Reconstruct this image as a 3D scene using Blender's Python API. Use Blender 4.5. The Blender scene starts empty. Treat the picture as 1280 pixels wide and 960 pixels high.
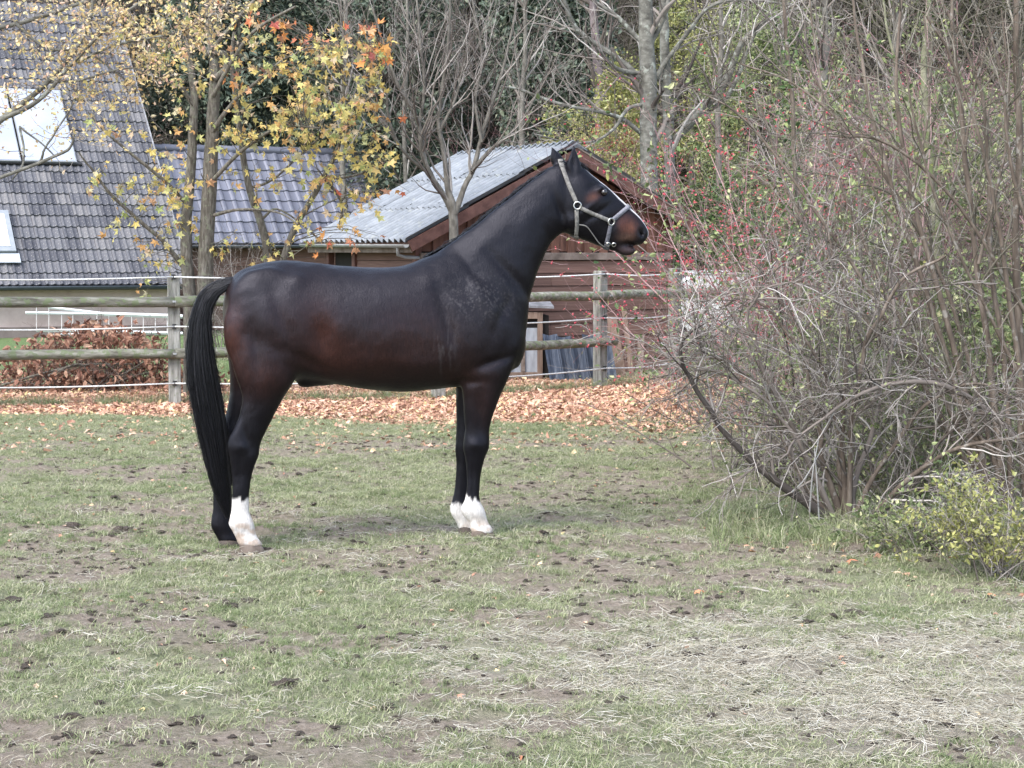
import bpy, bmesh, math, random
import numpy as np
from mathutils import Vector, Matrix, Euler, noise as mnoise
rng = np.random.default_rng(11)
random.seed(11)
PI = math.pi
scene = bpy.context.scene
COL = scene.collection

# ------------------------------------------------------------------ camera
F_PX, CAM_H = 2400.0, 1.75
PITCH = math.atan((480 - 314) / F_PX)
cam_d = bpy.data.cameras.new('camera')
cam = bpy.data.objects.new('camera', cam_d)
COL.objects.link(cam)
cam.location = (0, 0, CAM_H)
cam.rotation_euler = (PI / 2 - PITCH, 0, 0)
cam_d.sensor_width = 36
cam_d.lens = 36 * F_PX / 1280
cam_d.clip_start = 0.1
cam_d.clip_end = 2000
scene.camera = cam

# ------------------------------------------------------------------ sky, sun, exposure (overcast daylight)
SUN_EL, SUN_AZ = math.radians(52), math.radians(215)     # azimuth measured clockwise from +Y
world = bpy.data.worlds.new('World')
scene.world = world
world.use_nodes = True
wn = world.node_tree.nodes
wl = world.node_tree.links
wn.clear()
sky = wn.new('ShaderNodeTexSky')
sky.sky_type = 'NISHITA'
sky.sun_disc = False
sky.sun_elevation = SUN_EL
sky.sun_rotation = SUN_AZ
sky.air_density = 1.0
sky.dust_density = 1.5
sky.ozone_density = 1.0
hs = wn.new('ShaderNodeHueSaturation')
hs.inputs['Saturation'].default_value = 0.72
bg = wn.new('ShaderNodeBackground')
bg.inputs['Strength'].default_value = 0.15
wo = wn.new('ShaderNodeOutputWorld')
wl.new(sky.outputs[0], hs.inputs['Color'])
wl.new(hs.outputs[0], bg.inputs['Color'])
wl.new(bg.outputs[0], wo.inputs['Surface'])
sd = bpy.data.lights.new('sun', 'SUN')
sd.energy = 1.3
sd.angle = math.radians(32)
sd.color = (1.0, 0.965, 0.93)
sun = bpy.data.objects.new('sun', sd)
COL.objects.link(sun)
sdir = Vector((math.sin(SUN_AZ) * math.cos(SUN_EL), math.cos(SUN_AZ) * math.cos(SUN_EL), math.sin(SUN_EL)))
sun.rotation_euler = sdir.to_track_quat('Z', 'Y').to_euler()
scene.view_settings.view_transform = 'Standard'
scene.view_settings.look = 'None'
scene.view_settings.exposure = 1.82
scene.view_settings.gamma = 1.0
scene.view_settings.use_curve_mapping = False
scene.cycles.max_bounces = 6
scene.cycles.transparent_max_bounces = 8

# ------------------------------------------------------------------ helpers
CP, SP = math.cos(PITCH), math.sin(PITCH)
def ray(u, v):
    x = (u - 640) / F_PX
    y = (480 - v) / F_PX
    return np.array([x, CP + y * SP, -SP + y * CP])
def W(u, v, Y):
    r = ray(u, v)
    return r * (Y / r[1]) + np.array([0, 0, CAM_H])
def G(u, v):                       # point on the nominal flat ground seen at a pixel
    r = ray(u, v)
    return r * (-CAM_H / r[2]) + np.array([0, 0, CAM_H])
def on_plane(u, v, p0, n):
    r = ray(u, v)
    c = np.array([0, 0, CAM_H])
    t = np.dot(np.asarray(p0) - c, n) / np.dot(r, n)
    return c + r * t
def proj(P):
    P = np.asarray(P, float)
    d = P - np.array([0, 0, CAM_H])
    z = d[..., 1] * CP - d[..., 2] * SP
    y = d[..., 1] * SP + d[..., 2] * CP
    return 640 + F_PX * d[..., 0] / z, 480 - F_PX * y / z, z
def nrm(v):
    v = np.asarray(v, float)
    return v / np.maximum(np.linalg.norm(v, axis=-1, keepdims=True), 1e-9)

ROUND = {'twigs', 'stem', 'trunk', 'branch', 'tail', 'mane', 'forelock', 'stick', 'cord', 'downpipe', 'stalk', 'wisp', 'twig_clump', 'strap', 'halter', 'gutter', 'ridge_tile', 'tape'}
def mk_mesh(name, V, Fs, mats=(), smooth=False):
    if isinstance(Fs, np.ndarray): Fs = [Fs]
    me = bpy.data.meshes.new(name)
    V = np.asarray(V, np.float32)
    me.vertices.add(len(V))
    me.vertices.foreach_set('co', V.ravel())
    Fs = [np.asarray(f, np.int32) for f in Fs if len(f)]
    idx = np.concatenate([f.ravel() for f in Fs])
    cnt = np.concatenate([np.full(len(f), f.shape[1], np.int32) for f in Fs])
    st = np.concatenate([[0], np.cumsum(cnt)[:-1]]).astype(np.int32)
    me.loops.add(len(idx))
    me.loops.foreach_set('vertex_index', idx)
    me.polygons.add(len(cnt))
    me.polygons.foreach_set('loop_start', st)
    me.polygons.foreach_set('loop_total', cnt)
    smooth = smooth or name.split('_')[-1] in ROUND or name in ROUND
    me.polygons.foreach_set('use_smooth', np.full(len(cnt), bool(smooth)))
    for m in mats: me.materials.append(m)
    me.update(calc_edges=True)
    return me
WLOC = {}
def link(o, parent=None):
    COL.objects.link(o)
    if parent is not None: o.parent = parent
    return o
def thing(name, label, cat, loc, group=None):
    o = bpy.data.objects.new(name, None)
    o.empty_display_size = 0.2
    COL.objects.link(o)
    o.location = loc
    WLOC[o.name] = np.array(loc, float)
    o['label'] = label; o['category'] = cat
    if group: o['group'] = group
    return o
def base_of(parent):
    return WLOC[parent.name] if parent is not None else np.zeros(3)
def obj(name, V, Fs, mat, parent=None, smooth=False, label=None, cat=None, group=None, kind=None, origin=None):
    V = np.asarray(V, float)
    if parent is not None:
        og = base_of(parent); loc = np.zeros(3)
    else:
        og = V.mean(0) if origin is None else np.asarray(origin, float)
        if origin is None: og[2] = V[:, 2].min()
        if kind == 'structure': og = np.zeros(3)
        loc = og
    me = mk_mesh(name, V - og, Fs, [mat] if not isinstance(mat, (list, tuple)) else mat, smooth)
    o = bpy.data.objects.new(name, me)
    o.location = loc
    link(o, parent)
    WLOC[o.name] = og.copy()
    if label: o['label'] = label
    if cat: o['category'] = cat
    if group: o['group'] = group
    if kind: o['kind'] = kind
    return o
def inst(name, me, parent, M4):          # shares mesh data; M4 world matrix (numpy 4x4)
    o = bpy.data.objects.new(name, me)
    link(o, parent)
    M = np.array(M4, float)
    M[:3, 3] -= base_of(parent)
    o.matrix_basis = Matrix(M.tolist())
    return o
class MB:
    """collects pieces into one mesh"""
    def __init__(s): s.V = []; s.F = {}; s.n = 0
    def add(s, V, F):
        V = np.asarray(V, float)
        Fs = [F] if isinstance(F, np.ndarray) else F
        for f in Fs:
            f = np.asarray(f)
            if len(f): s.F.setdefault(f.shape[1], []).append(f + s.n)
        s.V.append(V); s.n += len(V)
        return s
    def get(s):
        return np.concatenate(s.V), [np.concatenate(v) for v in s.F.values()]
    def obj(s, name, mat, parent=None, **k):
        V, F = s.get()
        return obj(name, V, F, mat, parent, **k)
BOXF = np.array([[0, 3, 2, 1], [4, 5, 6, 7], [0, 1, 5, 4], [1, 2, 6, 5], [2, 3, 7, 6], [3, 0, 4, 7]])
def box_v(o, ax, ay, az):
    """box from corner o with edge vectors"""
    o, ax, ay, az = [np.asarray(q, float) for q in (o, ax, ay, az)]
    return np.array([o, o + ax, o + ax + ay, o + ay, o + az, o + ax + az, o + ax + ay + az, o + ay + az])
def box_c(c, hx, hy, hz):
    c, hx, hy, hz = [np.asarray(q, float) for q in (c, hx, hy, hz)]
    return box_v(c - hx - hy - hz, 2 * hx, 2 * hy, 2 * hz)
def bev_box(c, hx, hy, hz, b=0.006):
    """box with chamfered edges (via bmesh)"""
    bm = bmesh.new()
    V = box_c(c, hx, hy, hz)
    vs = [bm.verts.new(v) for v in V]
    for f in BOXF: bm.faces.new([vs[i] for i in f])
    bm.normal_update()
    bmesh.ops.bevel(bm, geom=bm.edges[:], offset=b, segments=1, affect='EDGES')
    bm.verts.index_update()
    V2 = np.array([v.co[:] for v in bm.verts])
    Fd = {}
    for f in bm.faces: Fd.setdefault(len(f.verts), []).append([v.index for v in f.verts])
    bm.free()
    return V2, [np.array(v) for v in Fd.values()]
def tubes(P, R, sides=4):
    P = np.asarray(P, float); R = np.asarray(R, float)
    if P.ndim == 2: P = P[None]; R = R[None]
    N, K, _ = P.shape
    T = np.empty_like(P)
    T[:, 1:-1] = P[:, 2:] - P[:, :-2]; T[:, 0] = P[:, 1] - P[:, 0]; T[:, -1] = P[:, -1] - P[:, -2]
    T = nrm(T)
    avg = nrm(P[:, -1] - P[:, 0])
    ref = np.where(np.abs(avg[:, 2:3]) > 0.75, np.array([[1.0, 0.1, 0]]), np.array([[0, 0.1, 1.0]]))
    B1 = nrm(np.cross(T, ref[:, None, :])); B2 = np.cross(T, B1)
    a = np.arange(sides) * 2 * PI / sides
    V = P[:, :, None, :] + R[:, :, None, None] * (np.cos(a)[None, None, :, None] * B1[:, :, None, :] + np.sin(a)[None, None, :, None] * B2[:, :, None, :])
    i = np.arange(N)[:, None, None] * K * sides + np.arange(K - 1)[None, :, None] * sides
    j = np.arange(sides)[None, None, :]; j2 = (j + 1) % sides
    F = np.stack([i + j, i + j2, i + sides + j2, i + sides + j], -1).reshape(-1, 4)
    return V.reshape(-1, 3), F
def loft(rings, cap=True):
    """rings: list of (n,3) arrays -> closed surface"""
    n = len(rings[0]); V = np.concatenate(rings); F = []
    for k in range(len(rings) - 1):
        for j in range(n):
            F.append([k * n + j, k * n + (j + 1) % n, (k + 1) * n + (j + 1) % n, (k + 1) * n + j])
    T = []
    if cap:
        c0 = len(V); V = np.vstack([V, rings[0].mean(0), rings[-1].mean(0)])
        b = (len(rings) - 1) * n
        for j in range(n):
            T.append([c0, (j + 1) % n, j]); T.append([c0 + 1, b + j, b + (j + 1) % n])
    return V, [np.array(F)] + ([np.array(T)] if T else [])
def cr(P, n):
    """Catmull-Rom resample of control points (any dims) to n points"""
    P = np.asarray(P, float); m = len(P)
    Q = np.vstack([2 * P[0] - P[1], P, 2 * P[-1] - P[-2]])
    t = np.linspace(0, m - 1, n); i = np.minimum(t.astype(int), m - 2); f = (t - i)[:, None]
    p0, p1, p2, p3 = Q[i], Q[i + 1], Q[i + 2], Q[i + 3]
    return 0.5 * (2 * p1 + (p2 - p0) * f + (2 * p0 - 5 * p1 + 4 * p2 - p3) * f ** 2 + (3 * p1 - p0 - 3 * p2 + p3) * f ** 3)
# numpy value noise
_perm = np.random.default_rng(5).random((256, 256))
def vnoise(x, y):
    x = np.asarray(x, float); y = np.asarray(y, float)
    xi = np.floor(x).astype(int); yi = np.floor(y).astype(int)
    fx = x - xi; fy = y - yi
    fx = fx * fx * (3 - 2 * fx); fy = fy * fy * (3 - 2 * fy)
    a = _perm[xi % 256, yi % 256]; b = _perm[(xi + 1) % 256, yi % 256]
    c = _perm[xi % 256, (yi + 1) % 256]; d = _perm[(xi + 1) % 256, (yi + 1) % 256]
    return (a * (1 - fx) + b * fx) * (1 - fy) + (c * (1 - fx) + d * fx) * fy
def fbm(x, y, s=1.0, o=4):
    t = 0; a = 0.5; n = 0
    for k in range(o):
        t = t + a * vnoise(x * s + 17 * k, y * s + 31 * k); n += a; a *= 0.5; s *= 2.03
    return t / n
def sstep(a, b, x):
    t = np.clip((x - a) / (b - a), 0, 1)
    return t * t * (3 - 2 * t)

# ------------------------------------------------------------------ materials
def newmat(name):
    m = bpy.data.materials.new(name); m.use_nodes = True
    nt = m.node_tree; nt.nodes.clear()
    out = nt.nodes.new('ShaderNodeOutputMaterial')
    b = nt.nodes.new('ShaderNodeBsdfPrincipled')
    nt.links.new(b.outputs[0], out.inputs[0])
    return m, nt, b, out
def ramp(nt, stops, fac):
    r = nt.nodes.new('ShaderNodeValToRGB')
    el = r.color_ramp.elements
    while len(el) < len(stops): el.new(0.5)
    for e, (p, c) in zip(el, stops):
        e.position = p; e.color = (c[0], c[1], c[2], 1)
    nt.links.new(fac, r.inputs[0])
    return r.outputs[0]
def noise_n(nt, scale, detail=4, coord=None, rough=0.6, stretch=None):
    n = nt.nodes.new('ShaderNodeTexNoise')
    n.inputs['Scale'].default_value = scale; n.inputs['Detail'].default_value = detail
    n.inputs['Roughness'].default_value = rough
    if coord is not None:
        if stretch:
            mp = nt.nodes.new('ShaderNodeMapping'); mp.inputs['Scale'].default_value = stretch
            nt.links.new(coord, mp.inputs[0]); coord = mp.outputs[0]
        nt.links.new(coord, n.inputs[0])
    return n
def math_n(nt, op, a, b=None):
    m = nt.nodes.new('ShaderNodeMath'); m.operation = op
    for i, q in enumerate((a, b)):
        if q is None: continue
        if isinstance(q, (int, float)): m.inputs[i].default_value = q
        else: nt.links.new(q, m.inputs[i])
    return m.outputs[0]
def mixc(nt, fac, a, b, mode='MIX'):
    m = nt.nodes.new('ShaderNodeMix'); m.data_type = 'RGBA'; m.blend_type = mode
    for sock, q in ((m.inputs[0], fac), (m.inputs[6], a), (m.inputs[7], b)):
        if isinstance(q, (int, float)): sock.default_value = q
        elif isinstance(q, tuple): sock.default_value = (*q, 1)
        else: nt.links.new(q, sock)
    return m.outputs[2]
def MAT(name, stops, src='noise', scale=6, rough=0.8, bump=0.0, bscale=30, bdist=0.01, spec=0.3, trans=0.0, metal=0.0,
        stretch=None, detail=5, jitter=0.0, spots=None):
    m, nt, b, out = newmat(name)
    geo = nt.nodes.new('ShaderNodeNewGeometry'); tc = nt.nodes.new('ShaderNodeTexCoord')
    oi = nt.nodes.new('ShaderNodeObjectInfo')
    co = tc.outputs['Object']
    if src == 'island':
        f = math_n(nt, 'FRACT', math_n(nt, 'ADD', geo.outputs['Random Per Island'], oi.outputs['Random']))
    elif src == 'object':
        f = oi.outputs['Random']
    else:
        f = noise_n(nt, scale, detail, co, stretch=stretch).outputs[0]
        f = math_n(nt, 'ADD', math_n(nt, 'MULTIPLY', math_n(nt, 'SUBTRACT', f, 0.5), 1.6), 0.5)
    c = ramp(nt, stops, f)
    if jitter:
        if src == 'island':
            k = noise_n(nt, 40, 2, co).outputs[0]
        elif src == 'object':
            k = noise_n(nt, scale, detail, co, stretch=stretch).outputs[0]
        else:
            k = oi.outputs['Random']
        lo, hi = 1 - jitter, 1 + jitter
        g = math_n(nt, 'ADD', math_n(nt, 'MULTIPLY', k, hi - lo), lo)
        cc = nt.nodes.new('ShaderNodeCombineColor')
        for i in range(3): nt.links.new(g, cc.inputs[i])
        c = mixc(nt, 1.0, c, cc.outputs[0], 'MULTIPLY')
    if spots:                       # (scale, threshold, colour, strength)
        n = noise_n(nt, spots[0], 3, co).outputs[0]
        mr = nt.nodes.new('ShaderNodeMapRange'); mr.inputs[1].default_value = spots[1]; mr.inputs[2].default_value = spots[1] + 0.06
        nt.links.new(n, mr.inputs[0])
        c = mixc(nt, math_n(nt, 'MULTIPLY', mr.outputs[0], spots[3]), c, spots[2])
    nt.links.new(c, b.inputs['Base Color'])
    b.inputs['Roughness'].default_value = rough
    b.inputs['Specular IOR Level'].default_value = spec
    b.inputs['Metallic'].default_value = metal
    if bump:
        n = noise_n(nt, bscale, 4, co, stretch=stretch)
        bp = nt.nodes.new('ShaderNodeBump'); bp.inputs['Strength'].default_value = bump; bp.inputs['Distance'].default_value = bdist
        nt.links.new(n.outputs[0], bp.inputs['Height']); nt.links.new(bp.outputs[0], b.inputs['Normal'])
    if trans:
        t = nt.nodes.new('ShaderNodeBsdfTranslucent'); nt.links.new(c, t.inputs[0])
        mx = nt.nodes.new('ShaderNodeMixShader'); mx.inputs[0].default_value = trans
        nt.links.new(b.outputs[0], mx.inputs[1]); nt.links.new(t.outputs[0], mx.inputs[2]); nt.links.new(mx.outputs[0], out.inputs[0])
    return m

# ------------------------------------------------------------------ scattering by geometry nodes (stuff only)
def proto_coll(name, meshes):
    c = bpy.data.collections.new(name)
    for i, me in enumerate(meshes):
        o = bpy.data.objects.new('%s_piece_%02d' % (name, i), me)
        c.objects.link(o)
    return c
def scatter(name, coll, P, rot, scl, idx, parent=None, label=None, cat=None):
    P = np.asarray(P, float)
    og = base_of(parent)
    me = bpy.data.meshes.new(name)
    me.vertices.add(len(P)); me.vertices.foreach_set('co', (P - og).astype(np.float32).ravel())
    a = me.attributes.new('rot', 'FLOAT_VECTOR', 'POINT'); a.data.foreach_set('vector', np.asarray(rot, np.float32).ravel())
    a = me.attributes.new('scl', 'FLOAT', 'POINT'); a.data.foreach_set('value', np.asarray(scl, np.float32))
    a = me.attributes.new('idx', 'INT', 'POINT'); a.data.foreach_set('value', np.asarray(idx, np.int32))
    o = bpy.data.objects.new(name, me)
    link(o, parent)
    WLOC[o.name] = og
    o['kind'] = 'stuff'
    if label: o['label'] = label
    if cat: o['category'] = cat
    ng = bpy.data.node_groups.new('scatter_' + name, 'GeometryNodeTree')
    ng.interface.new_socket('Geometry', in_out='INPUT', socket_type='NodeSocketGeometry')
    ng.interface.new_socket('Geometry', in_out='OUTPUT', socket_type='NodeSocketGeometry')
    N = ng.nodes
    gi = N.new('NodeGroupInput'); go = N.new('NodeGroupOutput')
    ip = N.new('GeometryNodeInstanceOnPoints'); ci = N.new('GeometryNodeCollectionInfo')
    ci.inputs['Collection'].default_value = coll
    ci.inputs['Separate Children'].default_value = True; ci.inputs['Reset Children'].default_value = True
    def na(nm, ty):
        n = N.new('GeometryNodeInputNamedAttribute'); n.data_type = ty; n.inputs['Name'].default_value = nm
        return n.outputs['Attribute']
    er = N.new('FunctionNodeEulerToRotation')
    L = ng.links
    L.new(na('rot', 'FLOAT_VECTOR'), er.inputs[0])
    L.new(gi.outputs[0], ip.inputs['Points']); L.new(ci.outputs[0], ip.inputs['Instance'])
    ip.inputs['Pick Instance'].default_value = True
    L.new(na('idx', 'INT'), ip.inputs['Instance Index']); L.new(er.outputs[0], ip.inputs['Rotation'])
    L.new(na('scl', 'FLOAT'), ip.inputs['Scale']); L.new(ip.outputs[0], go.inputs[0])
    md = o.modifiers.new('scatter', 'NODES'); md.node_group = ng
    return o

# ------------------------------------------------------------------ plant growing
def grow(S, D, L, r0, r1, K, wob, trop, tdir=(0, 0, 1)):
    S = np.asarray(S, float); N = len(S)
    d = nrm(D); L = np.broadcast_to(L, N); r0 = np.broadcast_to(r0, N); r1 = np.broadcast_to(r1, N)
    step = (L / (K - 1))[:, None]; pts = [S]
    td = np.asarray(tdir, float)
    for k in range(K - 1):
        d = nrm(d + wob * rng.normal(size=(N, 3)) + trop * td)
        pts.append(pts[-1] + d * step)
    P = np.stack(pts, 1)
    t = np.linspace(0, 1, K)[None, :]
    return P, r0[:, None] * (1 - t) + r1[:, None] * t
def spawn(P, R, n, t0=0.2, t1=1.0, ang=(0.5, 1.0), flat=0.0):
    N, K, _ = P.shape
    pi = np.repeat(np.arange(N), n)
    t = rng.uniform(t0, t1, len(pi)) * (K - 1)
    i = np.minimum(t.astype(int), K - 2); f = (t - i)[:, None]
    S = P[pi, i] * (1 - f) + P[pi, i + 1] * f
    pd = nrm(P[pi, i + 1] - P[pi, i])
    rr = R[pi, i] * (1 - f[:, 0]) + R[pi, i + 1] * f[:, 0]
    q = rng.normal(size=(len(pi), 3)); q[:, 2] *= (1 - flat)
    q = nrm(q - pd * np.sum(q * pd, 1, keepdims=True))
    a = rng.uniform(ang[0], ang[1], len(pi))[:, None]
    return S, nrm(pd * np.cos(a) + q * np.sin(a)), rr, t / (K - 1)
def rotmats(N, tilt=1.0, up=None):
    """random rotations: z axis tilted from up by ~tilt"""
    z = rng.normal(size=(N, 3)) * tilt + (np.array([0, 0, 1.0]) if up is None else up)
    z = nrm(z); x = nrm(np.cross(rng.normal(size=(N, 3)), z)); y = np.cross(z, x)
    return np.stack([x, y, z], -1)          # columns are axes
def place(tmpls, P, Rm, S):
    """joined copies of small templates [(V,F)]"""
    P = np.asarray(P, float); mb = MB(); N = len(P)
    w = rng.integers(0, len(tmpls), N); S = np.broadcast_to(S, N)
    for k, (TV, TF) in enumerate(tmpls):
        s = np.where(w == k)[0]
        if not len(s): continue
        V = np.einsum('nij,mj->nmi', Rm[s], TV) * S[s][:, None, None] + P[s][:, None, :]
        m = len(TV)
        Fs = [TF] if isinstance(TF, np.ndarray) else TF
        mb.add(V.reshape(-1, 3), [(f[None] + (np.arange(len(s)) * m)[:, None, None]).reshape(-1, f.shape[1]) for f in Fs])
    return mb
def star_leaf(seed, curl=0.15, lobes=5):
    r = np.random.default_rng(seed)
    V = [[0, 0, 0.0]]
    n = lobes * 2
    for i in range(n):
        a = math.radians(-145 + 290 * i / (n - 1 + 0.001)) + r.normal() * .04
        rad = (0.52 if i % 2 == 0 else 0.22) * (1 + r.normal() * .08)
        if i == n // 2: rad *= 1.0
        if i % 2 == 0: rad *= (1.0 - 0.35 * abs(a) / 2.5)
        x = math.sin(a) * rad; y = math.cos(a) * rad
        V.append([x, y + 0.1, -curl * rad * rad * 4 * r.uniform(.3, 1.7) + r.normal() * .02])
    V.append([0.02, -0.5, 0.0]); V.append([-0.02, -0.5, 0.0])
    F = [[0, i + 1, i + 2] for i in range(n - 1)] + [[0, n + 1, n + 2]]
    return np.array(V), np.array(F)
def oval_leaf(seed, ratio=0.5, curl=0.2):
    r = np.random.default_rng(seed)
    ys = [0, .25, .6, 1.0]; ws = [0.02, .5, .42, 0.0]
    V = []
    for y, w in zip(ys, ws):
        z = -curl * y * y * r.uniform(.5, 1.5)
        V += [[-w * ratio, y, z + w * .25], [0, y, z], [w * ratio, y, z + w * .25]]
    V = np.array(V); F = []
    for k in range(3):
        F += [[3 * k, 3 * k + 1, 3 * k + 4, 3 * k + 3], [3 * k + 1, 3 * k + 2, 3 * k + 5, 3 * k + 4]]
    return V, np.array(F)
STARS = [star_leaf(i, 0.12 + .1 * (i % 3)) for i in range(6)]
OVALS = [oval_leaf(i, 0.45 + .06 * (i % 3), .15 + .1 * (i % 3)) for i in range(6)]
SMALL = [(np.array([[0, 0, 0], [-.28, .45, .05], [0, 1, -.1], [.28, .45, .05]]), np.array([[0, 1, 2, 3]])),
         (np.array([[0, 0, 0], [-.22, .55, .1], [0, 1, -.05], [.25, .5, -.05]]), np.array([[0, 1, 2, 3]]))]
def mat4(P, Rm, s):
    M = np.eye(4); M[:3, :3] = Rm * s; M[:3, 3] = P
    return M

# ================================================================== HORSE GEOMETRY FRAME
PSI = math.radians(13)
HG = np.array([math.cos(PSI), math.sin(PSI), 0.0])          # along the horse
HN = np.array([math.sin(PSI), -math.cos(PSI), 0.0])         # towards the camera side
HP0 = W(310, 690, 11.25)
def H(u, v, lat=0.0):
    return on_plane(u, v, HP0 + HN * lat, HN)
HOOVES = {'hind_near': (None, 0.14), 'hind_far': (None, -0.14), 'fore_near': (None, 0.12), 'fore_far': (None, -0.12)}
HOOF_PIX = [((315, 691.5), 0.14), ((286, 684.5), -0.14), ((604, 673.5), 0.12), ((585.5, 668.5), -0.12)]
HOOF_W = [H(u, v, l) for (u, v), l in HOOF_PIX]

# ------------------------------------------------------------------ terrain height
def gz0(x, y):
    x = np.asarray(x, float); y = np.asarray(y, float)
    near = 1 - sstep(19.5, 21.5, y)
    b = (fbm(x + 50, y + 50, 0.9, 3) - 0.5) * 0.07
    b2 = (fbm(x + 9, y + 3, 4.5, 3) - 0.5) * 0.065
    b3 = (fbm(x + 90, y + 33, 14, 2) - 0.5) * 0.018
    return near * (b + b2 + b3) + (1 - near) * (fbm(x, y, 0.4, 2) - 0.5) * 0.04
_hx = np.array([p[:2] for p in HOOF_W]); _hz = np.array([p[2] for p in HOOF_W])
_sig = 0.55
_A = np.exp(-((_hx[:, None] - _hx[None]) ** 2).sum(-1) / (2 * _sig ** 2))
_wt = np.linalg.solve(_A + 1e-3 * np.eye(4), _hz - gz0(_hx[:, 0], _hx[:, 1]))
def gz(x, y):
    x = np.asarray(x, float); y = np.asarray(y, float)
    z = gz0(x, y)
    for (a, b), w in zip(_hx, _wt):
        z = z + w * np.exp(-((x - a) ** 2 + (y - b) ** 2) / (2 * _sig ** 2))
    return z
_pr = np.random.default_rng(77)
_PX = _pr.uniform(-4.2, 4.2, 520); _PY = np.sqrt(_pr.uniform(5.9 ** 2, 17 ** 2, 520)); _PA = _pr.uniform(0, 3.1, 520); _PD = _pr.uniform(.012, .034, 520)
def prints(x, y, z):
    z = z.copy().ravel(); xf = x.ravel(); yf = y.ravel()
    for a, b, t, d in zip(_PX, _PY, _PA, _PD):
        if min((a - p[0]) ** 2 + (b - p[1]) ** 2 for p in _hx) < .05: continue
        m = np.where((np.abs(xf - a) < .24) & (np.abs(yf - b) < .24))[0]
        if not len(m): continue
        dx, dy = xf[m] - a, yf[m] - b; c, s_ = math.cos(t), math.sin(t)
        q = np.sqrt(((dx * c - dy * s_) / .075) ** 2 + ((dx * s_ + dy * c) / .060) ** 2)
        z[m] += -d * np.exp(-q ** 3) + d * .55 * np.exp(-((q - 1.5) / .35) ** 2)
    return z.reshape(x.shape)
def GP(u, v):
    p = G(u, v)
    for _ in range(6):
        z = float(gz(p[0], p[1])); r = ray(u, v); t = (z - CAM_H) / r[2]
        p = r * t + np.array([0, 0, CAM_H])
    return p
# zones of the paddock floor
def straw_mask(x, y):
    u, v, _ = proj(np.stack([x, y, np.zeros_like(x)], -1))
    # pale trampled straw: an area to the right, between 6.6 and 9.6 m from where the camera stands
    c = np.exp(-(((x - 1.15) / 1.5) ** 2 + ((y - 8.0) / 1.25) ** 2))
    c = c + 0.35 * np.exp(-(((x - 2.3) / 1.2) ** 2 + ((y - 7.2) / .8) ** 2))
    n = fbm(x + 7, y * 1.3 + 2, 1.6, 4)
    return np.clip((c - 0.15) * 1.3 + (n - 0.5) * 1.6 * sstep(.02, .4, c), 0, 1)
def soil_mask(x, y):
    n = fbm(x * .7 + 3, y * 1.25 + 11, 1.7, 5)
    m = sstep(.445, .56, n)
    n2 = fbm(x + 30, y * 1.2 + 31, 5.5, 3)
    return np.clip(m * .8 + sstep(.52, .66, n2) * .6, 0, 1) * (1 - sstep(17, 20, y))
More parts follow.
